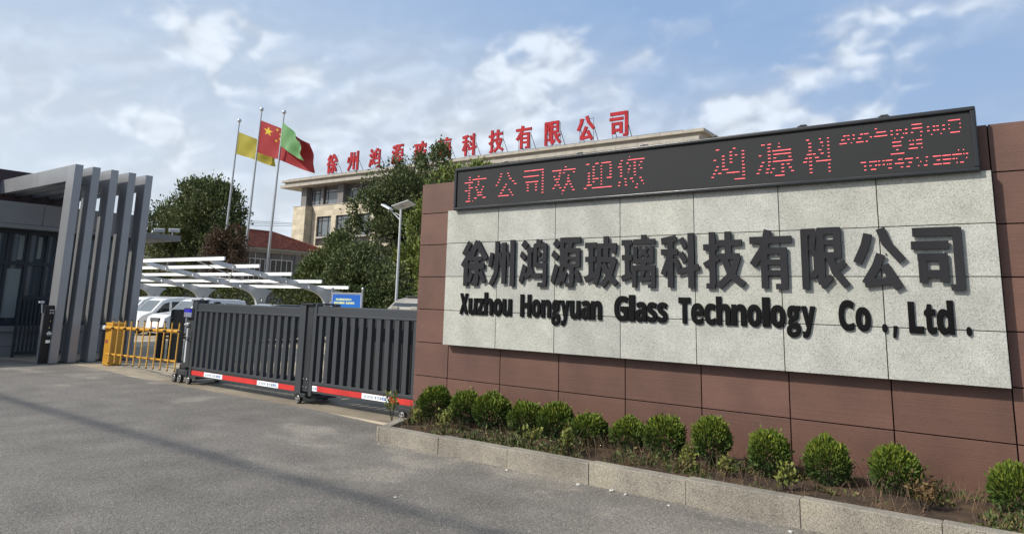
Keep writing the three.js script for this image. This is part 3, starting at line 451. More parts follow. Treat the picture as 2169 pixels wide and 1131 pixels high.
// weeds, dry twigs and small leafy plants in the bed
{
  const R = rng(91), tw = [], cols = [];
  for (let i = 0; i < 1700; i++) {
    const x = -0.35 + R() * 7.7, z = x < 0.3 ? 0.1 + R() * clamp((x + 0.42) / 0.74) * 1.1 : 0.05 + R() * 1.25, clump = fbm(x * 2.2, z * 2.2, 4, 3); if (clump < 0.42) continue;
    const y = kerbH(x) * 0.6 - 0.02, h = 0.06 + R() * 0.2 * clump * 1.6, a = R() * 6.28, l = 0.04 + R() * 0.09, m = [x + Math.cos(a) * l * 0.5, y + h * 0.6, z + Math.sin(a) * l * 0.5];
    const add = (g) => { const c = R() < 0.55 ? [1.0, 0.85, 0.7] : [0.55, 0.45, 0.4], k = 0.6 + R() * 0.8, arr = new Float32Array(g.attributes.position.count * 3); for (let q = 0; q < arr.length; q += 3) arr.set([c[0] * k, c[1] * k, c[2] * k], q); const h2 = g.toNonIndexed(); const col = new Float32Array(h2.attributes.position.count * 3); for (let q = 0; q < col.length; q += 3) col.set([c[0] * k, c[1] * k, c[2] * k], q); h2.setAttribute('color', new THREE.BufferAttribute(col, 3)); tw.push(h2); };
    add(rod([x, y, z], m, 0.0028, 0.002, 3)); add(rod(m, [x + Math.cos(a) * l, y + h, z + Math.sin(a) * l], 0.002, 0.001, 3)); if (R() < 0.6) add(rod(m, [m[0] + (R() - 0.5) * 0.12, m[1] + R() * 0.1, m[2] + (R() - 0.5) * 0.12], 0.002, 0.001, 3));
  }
  const g = mergeGeometries(tw), o = new THREE.Mesh(g, M.twig); o.name = numbered('dry_weeds'); scene.add(o); tag(o, 'dry brown twigs and dead weeds between the clipped bushes', 'weeds', null, 'stuff');
  const sample = (Q) => { const x = -0.3 + Q() * 7.5, z = x < 0.3 ? 0.1 + Q() * clamp((x + 0.42) / 0.74) : 0.05 + Q() * 1.25, n = fbm(x * 2.6 + 3, z * 2.6, 9, 3); const want = x < 3.4 ? 0.44 : 0.54; if (n < want) return null; return [x, kerbH(x) * 0.6 - 0.01 + Q() * Q() * 0.22 * sstep(want - 0.05, 0.75, n) * (x < 3 ? 1.3 : 0.8), z, 0, 0.4, 0]; };
  const pal = (Q) => { const k = 0.6 + Q() * 0.7, u = Q(); return u < 0.3 ? [0.16 * k, 0.12 * k, 0.05 * k] : u < 0.7 ? [0.09 * k, 0.115 * k, 0.03 * k] : [0.05 * k, 0.085 * k, 0.02 * k]; };
  const l = part('weed_leaves', leafCloud(26000, sample, 95, pal, 0.045, { lift: 0.4, aspect: 0.4 }), M.bush_leaf); tag(l, 'low green and yellow weeds covering the soil of the bed', 'weeds', null, 'stuff');
  const sprigs = [[-0.42, 0.55, 0.34, 'yellow green sprig at the gate end of the bed beside the wall corner'], [0.28, 0.72, 0.22, 'small yellow green weed before the bush nearest the gate'], [0.82, 0.85, 0.3, 'leafy yellow weed between the second and third bush'], [2.3, 0.95, 0.26, 'pale leafy weed in front of the fifth bush'], [2.82, 0.98, 0.32, 'bright leafy weed in front of the sixth bush'], [4.15, 0.85, 0.26, 'broad leafy weed at the foot of the tall ninth bush'], [4.52, 0.8, 0.2, 'small weed standing alone before the tenth bush'], [5.1, 0.95, 0.22, 'leafy weed right of the tenth bush'], [6.2, 0.8, 0.26, 'brown leafy plant near the right end of the bed']];
  sprigs.forEach(([x, z, h, label], i) => {
    const y = kerbH(Math.max(x, 0)) * 0.5, t = thing('leafy_weed', label, 'weed', [x, y, z], 0, 'leafy weeds in the planting bed'), Q = rng(300 + i), st = [], tips = [];
    for (let k = 0; k < 7; k++) { const a = Q() * 6.28, e = [Math.cos(a) * h * 0.42 * Q(), h * (0.6 + Q() * 0.5), Math.sin(a) * h * 0.42 * Q()]; st.push(rod([0, -0.05, 0], e, 0.005, 0.002, 4)); tips.push(e); }
    part('stems', st, M.bark, t);
    const sm = (S) => { const e = tips[Math.floor(S() * tips.length)], u = 0.45 + S() * 0.6; return [e[0] * u + (S() - 0.5) * 0.09, e[1] * u + (S() - 0.5) * 0.07, e[2] * u + (S() - 0.5) * 0.09, 0, 0.3, 0]; };
    part('leaves', leafCloud(170, sm, 320 + i, i === 8 ? tone(0.12, 0.085, 0.035) : tone(0.14, 0.17, 0.035), 0.05, { lift: 0.3, aspect: 0.5 }), M.bush_leaf, t);
  });
}
// stones and rubble beside the kerb
{
  const R = rng(55), base = (s) => { const g = new THREE.IcosahedronGeometry(s, 1), p = g.attributes.position; for (let i = 0; i < p.count; i++) { const k = 0.7 + h3(Math.round(p.getX(i) * 900), Math.round(p.getY(i) * 900), Math.round(p.getZ(i) * 900)) * 0.5; p.setXYZ(i, p.getX(i) * k, p.getY(i) * k * 0.62, p.getZ(i) * k); } g.computeVertexNormals(); return g; };
  const sm = mat('stone', 0.5, 0.48, 0.44, { roughness: 0.9 });
  [[3.66, 1.58, 0.022, 'white chip of stone against the kerb below the word Glass'], [3.82, 1.6, 0.018, 'small white stone just right of the larger chip'], [4.28, 1.66, 0.014, 'pointed pale pebble below the kerb joint'], [5.34, 1.68, 0.018, 'pale stone at the kerb foot near the right kerb joint'], [2.42, 1.6, 0.016, 'grey pebble at the foot of the third kerb stone'], [3.3, 1.6, 0.02, 'dull pebble by the kerb joint'], [2.27, 3.1, 0.014, 'lone pebble on the road beside the cable shadow'], [0.45, 1.6, 0.014, 'white crumb on the road at the kerb corner']].forEach(([x, z, s, label]) => { const o = part('stone', base(s), sm); o.position.set(x, s * 0.35, z); o.rotation.y = x * 3; tag(o, label, 'stone', 'loose stones on the road'); });
  const g = base(0.006), n = 1500, im = new THREE.InstancedMesh(g, sm, n), m = new THREE.Matrix4(), c = new THREE.Color(); let k = 0;
  for (let i = 0; i < n; i++) { const near = R() < 0.55, x = near ? 0.3 + R() * 7 : -10 + R() * 17, z = near ? 1.53 + R() * R() * 0.35 : 0.5 + R() * 5.5, s = 0.25 + R() * R() * 1.1; m.makeRotationY(R() * 6).scale(new THREE.Vector3(s, s, s)).setPosition(x, 0.001 * s, z); im.setMatrixAt(k, m); const v = 0.25 + R() * 0.7; im.setColorAt(k, c.setRGB(v, v * 0.97, v * 0.92)); k++; }
  im.count = k; im.name = numbered('gravel'); scene.add(im); tag(im, 'fine pale grit scattered on the road and along the kerb foot', 'gravel', null, 'stuff');
}

// ---------------------------------------------------------------- sliding gate
{
  const t = thing('sliding_gate', 'dark grey telescopic sliding gate of upright slats with red bottom band', 'gate'), z = -0.2, Y0 = -0.11;
  const slat = [bx(0.1, 1, 0.07), bx(0.1, 1, 0.07)];
  function section(xa, xb, dy, zf, first) {
    const zb = zf - 0.42;
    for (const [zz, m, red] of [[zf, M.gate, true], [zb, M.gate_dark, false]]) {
      part('top_beam', [span(xa, xb, 1.42 + dy, 1.555 + dy, zz - 0.07, zz, 0.006), span(xa, xb, 1.395 + dy, 1.425 + dy, zz - 0.065, zz + 0.012, 0.004)], m, t);
      part('bottom_rail', [span(xa, xb, 0.205 + dy, 0.25 + dy, zz - 0.07, zz + 0.01, 0.004), span(xa, xb, 0.06 + dy, 0.208 + dy, zz - 0.06, zz - 0.004)], m, t);
      for (let x = xa + 0.16, i = 0; x < xb - 0.1; x += 0.213, i++) { if (!red && first) break; const o = part('slat', slat[0], i === Math.round((xb - xa) / 0.426) && red ? M.gate : m, t); o.position.set(x + (red ? 0 : 0.1), 0.82 + dy, zz - 0.036); o.scale.y = 1.16; }
      for (const x of [xa, xb]) part('end_post', [span(x - 0.045, x + 0.045, 0.0 + dy, 1.6 + dy, zz - 0.1, zz + 0.016, 0.006)], m, t);
    }
    part('cross_tie', [span(xa - 0.04, xa + 0.04, 1.5 + dy, 1.56 + dy, zb, zf), span(xb - 0.04, xb + 0.04, 1.5 + dy, 1.56 + dy, zb, zf)], M.gate_dark, t);
  }
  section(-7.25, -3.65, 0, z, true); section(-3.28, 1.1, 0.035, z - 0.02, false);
  // the doubled post where the sections meet
  part('middle_post', [span(-3.625, -3.5, -0.02, 1.64, z - 0.16, z + 0.03, 0.006)], M.gate, t);
  part('middle_post', [span(-3.5, -3.33, 0.1, 1.62, z - 0.14, z - 0.005, 0.006)], M.gate_dark, t);
  part('post_cap', [span(-3.64, -3.3, 1.615, 1.645, z - 0.5, z + 0.04, 0.006)], M.black_plastic, t);
  for (const [x, y] of [[-3.47, 0.32], [-3.38, 0.32], [-3.47, 0.18], [-3.38, 0.18]]) part('bolt', new THREE.SphereGeometry(0.009, 8, 6).translate(x, y, z + 0.001), M.chrome, t);
  // red band with white maker's labels
  const label = (() => { const [c, x] = canvas2d(512, 88); x.fillStyle = '#e9ecee'; x.fillRect(0, 0, 512, 88); x.fillStyle = x.strokeStyle = '#3a4c66'; x.font = 'bold 58px sans-serif'; x.fillText('JCHZN', 40, 66); drawGlyph(x, 'you', 240, 20, 42, 52, 6, true); drawGlyph(x, 'nin', 290, 20, 40, 52, 5, true); drawGlyph(x, 'li', 336, 20, 38, 52, 5, true); x.strokeStyle = '#1f4f9a'; drawGlyph(x, 'xian', 384, 18, 32, 54, 6, true); drawGlyph(x, 'qi', 420, 18, 34, 54, 5, true); x.strokeRect(462, 22, 26, 50); x.lineWidth = 6; const T = new THREE.CanvasTexture(c); T.colorSpace = THREE.SRGBColorSpace; return T; })();
  const lm = mat('label_print', 1, 1, 1, { roughness: 0.5, map: label });
  const band = (xa, xb, y, zz, lab) => { part('red_band', span(xa, xb, y, y + 0.09, zz - 0.002, zz + 0.004), M.red_band, t); for (const [a, b] of lab) { const g = new THREE.PlaneGeometry(b - a, 0.088).translate((a + b) / 2, y + 0.045, zz + 0.0065); part('maker_label', g, lm, t); } };
  band(-7.205, -3.695, 0.085, z - 0.002, [[-6.71, -6.04], [-4.85, -4.185]]); band(-3.235, 1.05, 0.13, z - 0.022, [[-3.23, -3.1], [-1.935, -1.29], [0.2, 0.85]]);
  // trolleys and wheels
  const wheel = (x, zz, r = 0.075) => { const y = Y0 + r; part('wheel', [wheelG(r, 0.06).translate(x, y, zz)], M.rubber, t); const sp = []; for (let k = 0; k < 5; k++) { const a = k * 1.2566; sp.push(bx(0.018, r * 0.72, 0.006).translate(0, r * 0.4, 0).rotateZ(a).translate(x, y, zz + 0.033)); } sp.push(new THREE.TorusGeometry(r * 0.74, 0.006, 6, 18).translate(x, y, zz + 0.03), wheelG(0.016, 0.016).translate(x, y, zz + 0.032)); part('wheel_rim', sp, M.chrome, t); };
  part('trolley', [span(-3.64, -3.36, 0.0, 0.07, z - 0.6, z + 0.03, 0.01), span(-3.5, -3.2, -0.03, 0.02, z - 0.55, z - 0.1)], M.gate_dark, t);
  part('trolley', [span(-7.3, -7.0, 0.0, 0.06, z - 0.62, z + 0.02, 0.01)], M.gate_dark, t);
  wheel(-3.56, z + 0.0); wheel(-3.56, z - 0.58); wheel(-7.27, z); wheel(-7.2, z - 0.6); wheel(-0.95, z); part('trolley', [span(-1.05, -0.8, 0.02, 0.09, z - 0.5, z + 0.01, 0.01)], M.gate_dark, t);
  // drive head with screen
  part('drive_column', [span(-7.72, -7.42, 0.2, 1.24, z - 0.36, z - 0.06, 0.02), span(-7.62, -7.40, 1.2, 1.6, z - 0.36, z - 0.1, 0.02)], M.gate, t);
  part('column_cap', [span(-7.64, -7.40, 1.6, 1.63, z - 0.38, z - 0.08, 0.008)], M.dark_steel, t);
  part('light_strip', [span(-7.66, -7.6, 0.3, 1.02, z - 0.075, z - 0.05, 0.008)], M.galv, t);
  part('siren', [span(-7.68, -7.56, 1.06, 1.14, z - 0.08, z - 0.03, 0.02), new THREE.SphereGeometry(0.03, 12, 8).translate(-7.66, 1.1, z - 0.02), new THREE.SphereGeometry(0.03, 12, 8).translate(-7.57, 1.1, z - 0.02)], M.white_paint, t);
  const scr = part('screen_housing', [span(-7.76, -7.36, 1.24, 1.45, z - 0.1, z + 0.0, 0.012)], M.black_plastic, t);
  const st = (() => { const [c, x] = canvas2d(128, 96); x.fillStyle = '#9aa2b4'; x.fillRect(0, 0, 128, 96); x.fillStyle = '#3a2fd0'; x.fillRect(0, 0, 128, 38); x.fillStyle = '#c9c4ff'; for (let i = 0; i < 5; i++) x.fillRect(10 + i * 15, 10, 10, 3); x.fillStyle = '#d03040'; x.fillRect(8, 60, 18, 8); const T = new THREE.CanvasTexture(c); T.colorSpace = THREE.SRGBColorSpace; return T; })();
  part('screen', new THREE.PlaneGeometry(0.3, 0.165).translate(-7.58, 1.345, z + 0.003), mat('motor_screen', 0.2, 0.2, 0.2, { map: st, emissiveMap: st, emissive: new THREE.Color(1, 1, 1), emissiveIntensity: 0.5, roughness: 0.2 }), scr);
  part('motor_box', [span(-7.9, -7.42, 0.0, 0.16, z - 0.4, z - 0.02, 0.03), span(-7.84, -7.58, 0.14, 0.27, z - 0.36, z - 0.06, 0.03)], M.gate, t);
  wheel(-7.83, z + 0.01, 0.085); wheel(-7.6, z + 0.01, 0.085);
  const ub = []; for (let k = 0; k < 8; k++) { const a = k / 8 * Math.PI, b = (k + 1) / 8 * Math.PI; ub.push(rod([-7.42 + 0.1 * Math.cos(a), 1.58 + 0.1 * Math.sin(a) * 0.7, z - 0.2], [-7.42 + 0.1 * Math.cos(b), 1.58 + 0.1 * Math.sin(b) * 0.7, z - 0.2], 0.012)); } part('cable_loop', ub, M.rubber, t);
}

// ---------------------------------------------------------------- gatehouse with the row of portal frames
{
  const pg = 'grey portal frames before the gatehouse';
  const zs = [0.69, 0.28, -0.17, -0.62, -1.07], which = ['nearest, beside the black ticket kiosk', 'second, right behind the nearest', 'third, middle of the five', 'fourth, behind the middle one', 'fifth and farthest, by the yellow barrier box'];
  zs.forEach((z, i) => {
    const t = thing('portal_frame', `grey steel portal frame, ${which[i]}`, 'portal frame', [-12.05, 0, z], 0, pg);
    part('post', span(-0.46, 0, -0.03, 4.92, -0.19, 0, 0.006), M.post, t);
    part('beam', span(-5.2, -0.462, 4.51, 4.918, -0.19, 0, 0.006), M.post, t);
    part('base_plate', span(-0.52, 0.05, -0.02, 0.012, -0.24, 0.05), M.dark_steel, t);
    part('seam', [span(-2.36, -2.352, 4.515, 4.915, -0.188, 0.0012)], M.dark_steel, t);
  });
  const t = thing('gatehouse', 'low grey gatehouse with dark glazing behind the portal frames', 'gatehouse');
  const X = -14.85, zr = -2.35, zl = 7.5;
  part('base_wall', [span(-21, X, -0.05, 0.63, zr, zl)], M.fascia, t);
  for (let z = zr; z < zl - 0.1; z += 0.9) for (const [a, b] of [[0.0, 0.25], [0.26, 0.625]]) part('wall_tile', span(X - 0.01, X + 0.025, a, b, z + 0.006, Math.min(z + 0.894, zl), 0.003), M.fascia, t);
  part('sill', [span(X - 0.3, X + 0.09, 0.632, 0.782, zr - 0.02, zl, 0.01)], M.fascia, t);
  part('glazing', [span(X - 0.3, X - 0.06, 0.78, 3.36, zr + 0.1, zl)], M.win_dark, t);
  const curt = mat('curtain', 0.2, 0.22, 0.21, { roughness: 0.9 });
  for (const z of [1.35, 0.98, 0.52, 0.05, -0.6, -1.5]) part('mullion', [span(X - 0.07, X - 0.005, 0.78, 3.36, z - 0.035, z + 0.035, 0.004)], M.navy_steel, t);
  part('transom', [span(X - 0.07, X - 0.012, 2.4, 2.5, zr + 0.1, zl, 0.004)], M.navy_steel, t); part('transom', [span(X - 0.07, X - 0.012, 3.24, 3.36, zr + 0.1, zl, 0.004)], M.navy_steel, t); part('transom', [span(X - 0.07, X - 0.012, 0.782, 0.9, zr + 0.1, zl, 0.004)], M.navy_steel, t);
  for (const [a, b, c, d] of [[1.18, 1.32, 2.6, 3.2], [0.62, 0.74, 2.55, 3.2], [0.18, 0.28, 2.6, 3.2], [0.6, 0.95, 1.0, 2.3]]) part('curtain', [span(X - 0.058, X - 0.052, c, d, a, b)], curt, t);
  part('corner_pier', [span(X - 0.35, X + 0.0, 0.6, 3.4, zr - 0.02, zr + 0.14, 0.006)], M.fascia, t);
  part('fascia', [span(-21, -14.43, 3.36, 4.04, zr, zl)], M.fascia, t);
  const fz = [zr, -0.95, 0.42, 1.85, 3.3, 5, 7.5]; for (let i = 0; i < fz.length - 1; i++) { part('fascia_panel', span(-14.45, -14.4, 3.475, 4.045, fz[i] + 0.008, fz[i + 1] - 0.008, 0.004), M.fascia, t); }
  part('fascia_lip', [span(-14.46, -14.392, 3.352, 3.462, zr, zl, 0.004)], M.fascia, t);
  part('upper_parapet', [span(-21, -17.2, 4.03, 5.27, -1.5, zl)], M.maroon, t);
  part('rear_canopy', [span(-16.5, -14.4, 3.375, 3.55, -3.46, zr - 0.003, 0.01)], M.fascia, t);
  const cam = (z, x, lab) => { const o = thing('security_camera', lab, 'camera', [x, 3.55, z], 0, 'white cameras on the gatehouse canopy'); part('bracket', [rod([0, 0, 0], [0, 0.1, 0], 0.025)], M.white_paint, o); part('housing', [rbx(0.12, 0.12, 0.32, 0.03, 0, 0.15, -0.05).rotateY(-0.5)], M.white_paint, o); part('lens', [wheelG(0.045, 0.02).translate(0, 0.15, 0.12).rotateY(-0.5)], M.black_plastic, o); };
  cam(-3.2, -14.46, 'white security camera at the outer end of the gatehouse canopy'); cam(-2.95, -14.9, 'smaller white camera a little behind the outer one on the canopy');
  // slatted side gate
  const s = thing('side_gate', 'dark blue slatted pedestrian gate beside the black kiosk', 'gate', [-14.4, 0, 0]);
  part('gate_frame', [span(-0.03, 0.03, 0.0, 1.6, 0.66, 0.72), span(-0.03, 0.03, 0, 1.6, -0.72, -0.66), span(-0.028, 0.028, 1.5, 1.58, -0.66, 0.66), span(-0.028, 0.028, 0.06, 0.14, -0.66, 0.66)], M.navy_steel, s);
  for (let z = 0.58; z > -0.62; z -= 0.095) part('slat', [span(-0.02, 0.02, 0.14, 1.5, z - 0.022, z + 0.022)], M.navy_steel, s);
}
// ticket kiosk
{
  const t = thing('ticket_kiosk', 'black upright ticket kiosk with lit symbols before the portal frames', 'kiosk', [-12.3, 0, 0.58]);
  part('cabinet', span(0, 0.16, 0, 1.39, 0, 0.31, 0.012), M.black_plastic, t);
  part('side_strip', span(0.02, 0.12, 0.0, 1.2, 0.309, 0.318, 0.003), M.steel, t);
  const face = (() => { const [c, x] = canvas2d(128, 512); x.fillStyle = '#0b0b0c'; x.fillRect(0, 0, 128, 512); x.fillStyle = '#dfe5e6'; x.fillRect(38, 28, 44, 5); x.strokeStyle = '#e8ecec'; x.lineWidth = 3; for (const a of [44, 70]) { x.strokeRect(a, 50, 10, 12); } x.fillStyle = '#d8d29a'; x.fillRect(58, 128, 5, 9); x.fillRect(54, 186, 6, 14); x.fillStyle = '#b9c2c4'; x.beginPath(); x.arc(48, 246, 11, 0, 7); x.arc(62, 239, 14, 0, 7); x.arc(77, 246, 11, 0, 7); x.fill(); x.fillRect(40, 246, 46, 11); x.fillStyle = '#69706f'; x.fillRect(42, 266, 44, 4); x.fillStyle = '#0b0b0c'; x.font = 'bold 15px sans-serif'; x.fillText('P', 57, 250); x.fillStyle = '#fff'; for (let i = 0; i < 3; i++) for (let j = 0; j < 2; j++) { x.beginPath(); x.arc(44 + i * 15, 312 + j * 14, 7, 0, 7); x.fill(); } const T = new THREE.CanvasTexture(c); T.colorSpace = THREE.SRGBColorSpace; return T; })();
  part('front_panel', new THREE.PlaneGeometry(0.27, 1.33).rotateY(Math.PI / 2).translate(0.163, 0.69, 0.155), mat('kiosk_face', 0.5, 0.5, 0.5, { map: face, emissiveMap: face, emissive: new THREE.Color(1, 1, 1), emissiveIntensity: 0.25, roughness: 0.55 }), t);
  part('camera_arm', [rod([0.05, 1.2, 0.33], [0.05, 1.46, 0.36], 0.012), rbx(0.06, 0.05, 0.12, 0.015, 0.05, 1.46, 0.37)], M.galv, t);
}
// barrier
{
  const t = thing('parking_barrier', 'yellow fence boom barrier with its yellow motor box', 'barrier');
  const box = part('motor_box', [rbx(0.34, 0.98, 0.32, 0.025, -11.0, 0.49, -0.29)], M.yellow, t);
  part('box_lid', [rbx(0.36, 0.05, 0.34, 0.015, -11.0, 0.985, -0.29)], M.yellow, t);
  part('box_sticker', [span(-11.12, -10.98, 0.52, 0.6, -0.131, -0.128)], mat('sticker', 0.22, 0.05, 0.03), box);
  part('counterweight', [rbx(0.14, 0.1, 0.08, 0.025, -11.12, 0.89, -0.09)], M.white_paint, t);
  const y1 = (x) => lerp(0.895, 0.95, (x + 10.73) / 3.1), y2 = (x) => lerp(0.28, 0.325, (x + 10.73) / 3.1);
  part('upper_rail', [rod([-11.08, y1(-11.08), -0.09], [-7.64, y1(-7.64), -0.09], 0.045, 0.045, 4).rotateX(0)], M.yellow, t);
  part('lower_rail', [rod([-10.9, y2(-10.9), -0.09], [-7.66, y2(-7.66), -0.09], 0.026, 0.026, 4)], M.yellow, t);
  for (let i = 0; i < 11; i++) {
    const x = -10.64 + i * 0.3045, yb = y2(x) - 0.185, yt = y1(x) + 0.185, z = -0.045;
    const p = part('picket', [rod([x - 0.012, yb, z], [x + 0.012, yt, z], 0.016, 0.016, 8)], M.yellow_rod, t);
    part('end_cap', [rod([x - 0.012, yb - 0.025, z], [x - 0.012, yb, z], 0.019), rod([x + 0.012, yt, z], [x + 0.012, yt + 0.025, z], 0.019)], M.black_plastic, p);
    if (i % 2 === 0) part('joint_cover', [rbx(0.12, 0.04, 0.02, 0.005, x + 0.02, y1(x), -0.038), rbx(0.1, 0.026, 0.02, 0.005, x + 0.02, y2(x), -0.054)], M.black_plastic, p);
  }
}
{
  const t = thing('control_post', 'tall black control post between the barrier and the gate head', 'post', [-10.86, 0, -1.75]); part('cabinet', rbx(0.26, 1.34, 0.3, 0.04, 0, 0.67, 0), M.black_plastic, t); part('lens', [wheelG(0.022, 0.02).translate(-0.02, 1.12, 0.152)], M.chrome, t); part('base', rbx(0.32, 0.03, 0.36, 0.01, 0, 0.012, 0), M.dark_steel, t);
  const b = thing('black_bollard', 'short black bollard behind the yellow barrier pickets', 'bollard', [-11.4, 0, -1.65]); part('shaft', rbx(0.16, 0.86, 0.16, 0.02, 0, 0.43, 0), M.black_plastic, b); part('base', rbx(0.24, 0.03, 0.24, 0.01, 0, 0.012, 0), M.dark_steel, b);
}

// ---------------------------------------------------------------- carport
{
  const t = thing('carport', 'white steel carport frame with curved cantilever arms', 'carport');
  const pz = [-7.8, -9.43, -11.06, -12.74, -14.35], py = [3.19, 2.975, 2.71, 2.44, 2.21];
  pz.forEach((z, i) => { const y = py[i], g = [span(-47, -19, y - 0.08, y + 0.06, z - 0.03, z + 0.03, 0.005)]; const p = part('purlin', g, M.purlin, t); part('gutter_line', [span(-47, -19.25, y + 0.075, y + 0.1, z - 0.05, z + 0.04)], M.dark_steel, p); });
  const prof = [[-14.5, 0], [-14.48, 0.8], [-14.46, 1.26], [-14.38, 1.48], [-14.25, 1.66], [-14.08, 1.8], [-13.88, 1.91], [-13.37, 2.07], [-11.9, 2.33], [-10.53, 2.6], [-9.11, 2.86], [-8.39, 3.04], [-8.22, 3.15], [-8.3, 3.21], [-9.09, 3.06], [-10.51, 2.81], [-11.96, 2.56], [-13.43, 2.32], [-14.3, 2.17], [-15.2, 2.04], [-15.42, 1.98], [-15.2, 1.86], [-15.0, 1.62], [-14.98, 1.3], [-15.03, 0]];
  const holes = [[-9.3, 2.93, 0.06], [-10.7, 2.67, 0.065], [-12.1, 2.42, 0.07], [-13.4, 2.2, 0.08], [-14.72, 1.5, 0.09]].map(([a, b, r]) => [-a, b, r]);
  const arm = ext(prof.map(([z, y]) => [-z, y]), 0.16, { holes, bevel: 0.006, seg: 1 }); arm.rotateY(Math.PI / 2);   // shape x -> -z
  const g = worldUV(arm);
  for (const x of [-20.9, -26.7, -32.5, -38.3, -44.1]) { const o = part('arm', g, M.galv, t); o.position.x = x; part('foot_plate', [span(x - 0.15, x + 0.35, 0, 0.03, -15.2, -14.35)], M.steel, t); }
  for (const [a, b, c, d] of [[-26.6, -20.9, -12.7, -9.4], [-20.9, -26.6, -14.3, -11], [-32.4, -26.7, -11, -7.8], [-23.5, -21, -11, -7.8]]) part('tie_rod', [rod([a, lerp(2.2, 3.15, (c + 14.35) / 6.55) - 0.06, c], [b, lerp(2.2, 3.15, (d + 14.35) / 6.55) - 0.06, d], 0.022)], M.galv, t);
}

// ---------------------------------------------------------------- vehicles (local +x is the front)
function vehicle(name, label, category, pos, turn, o) {
  const t = thing(name, label, category, pos, turn, o.group), W = o.w / 2, belt = o.belt, taper = (g) => { const p = g.attributes.position; for (let i = 0; i < p.count; i++) { const y = p.getY(i), k = 1 - o.tumble * Math.max(0, y - belt); p.setZ(i, p.getZ(i) * k); const f = Math.abs(p.getX(i)) / o.half; if (f > 0.82) p.setZ(i, p.getZ(i) * (1 - 0.5 * (f - 0.82))); } g.computeVertexNormals(); return g; };
  const s = new THREE.Shape(); o.outline.forEach(([x, y], i) => i ? s.lineTo(x, y) : s.moveTo(x, y));
  const [xr, xf] = o.axles, ra = o.wheel * 1.22; s.lineTo(xr - ra, o.floor); s.absarc(xr, o.wheel, ra, Math.PI * 1.06, -0.06 * Math.PI, true); s.lineTo(xf - ra, o.floor); s.absarc(xf, o.wheel, ra, Math.PI * 1.06, -0.06 * Math.PI, true); s.closePath();
  const body = new THREE.ExtrudeGeometry(s, { depth: o.w - 0.16, bevelEnabled: true, bevelSize: 0.05, bevelThickness: 0.08, bevelSegments: 3, curveSegments: 10 }).translate(0, 0, -W + 0.08);
  part('body', taper(body), o.paint, t);
  for (const sd of [1, -1]) for (const poly of o.windows) { const g = ext(poly, 0.02).translate(0, 0, sd > 0 ? W - 0.016 : -W - 0.004); part('side_window', taper(g), M.car_glass, t); }
  const slab = (x0, y0, x1, y1, w0, w1, m, nm, off = 0.062) => { const dx = x1 - x0, dy = y1 - y0, L = Math.hypot(dx, dy), nx = dy / L * -1, ny = dx / L; const a = [x0 + nx * off * -o.sgn(nx, ny), y0], P = []; const ox = -ny, k = 0; const N = [dy / L, -dx / L]; if (N[1] < 0) { N[0] *= -1; N[1] *= -1; } const q = (x, y, z, d) => [x + N[0] * (off + d), y + N[1] * (off + d), z]; const v = [q(x0, y0, -w0, 0), q(x0, y0, w0, 0), q(x1, y1, w1, 0), q(x1, y1, -w1, 0), q(x0, y0, -w0, -0.02), q(x0, y0, w0, -0.02), q(x1, y1, w1, -0.02), q(x1, y1, -w1, -0.02)].flat(); const g = new THREE.BufferGeometry(); g.setAttribute('position', new THREE.Float32BufferAttribute(v, 3)); g.setIndex([0, 1, 2, 0, 2, 3, 4, 6, 5, 4, 7, 6, 0, 4, 5, 0, 5, 1, 1, 5, 6, 1, 6, 2, 2, 6, 7, 2, 7, 3, 3, 7, 4, 3, 4, 0]); const h = g.toNonIndexed(); h.computeVertexNormals(); part(nm, worldUV(h), m, t); };
  slab(...o.windscreen, W * 0.86, W * 0.76, o.screenMat ?? M.screen_glass, 'windscreen');
  for (const x of o.axles) for (const sd of [1, -1]) { const z = sd * (W - 0.11); const w = part('wheel', [new THREE.TorusGeometry(o.wheel * 0.78, o.wheel * 0.22, 8, 22).translate(x, o.wheel, z), wheelG(o.wheel * 0.95, 0.17).translate(x, o.wheel, z)], M.rubber, t); const sp = [new THREE.TorusGeometry(o.wheel * 0.6, 0.018, 6, 20).translate(x, o.wheel, z + sd * 0.09), wheelG(0.05, 0.03).translate(x, o.wheel, z + sd * 0.09)]; for (let k = 0; k < 5; k++) sp.push(bx(0.055, o.wheel * 0.6, 0.03).translate(0, o.wheel * 0.3, 0).rotateZ(k * 1.2566).translate(x, o.wheel, z + sd * 0.09)); part('rim', sp, M.chrome, w); }
  const fx = o.front;
  for (const sd of [1, -1]) { const g = new THREE.SphereGeometry(1, 14, 10).scale(0.16, o.lampH ?? 0.13, 0.19).rotateZ(-0.5).translate(fx - 0.12, o.lampY, sd * (W - 0.24)); part('headlight', g, M.lamp_glass, t); part('mirror', [rbx(0.1, 0.2, 0.2, 0.05, o.mirror[0], o.mirror[1], sd * (W + 0.08))], o.mirrorMat ?? M.black_plastic, t); part('door_seam', [span(o.seam - 0.006, o.seam + 0.006, o.floor + 0.1, belt + 0.02, sd * (W + 0.001) - 0.003, sd * (W + 0.001) + 0.003)], M.black_plastic, t); part('door_handle', [rbx(0.16, 0.035, 0.03, 0.012, o.seam + 0.18, belt - 0.12, sd * (W + 0.008))], o.paint, t); }
  const gr = [rbx(0.06, 0.17, o.w * 0.5, 0.02, fx + 0.055, o.lampY - 0.02, 0)]; part('grille', gr, M.black_plastic, t); const bars = []; for (let k = 0; k < 3; k++) bars.push(bx(0.02, 0.016, o.w * 0.46, fx + 0.088, o.lampY - 0.07 + k * 0.05, 0)); part('grille_bar', bars, M.chrome, t);
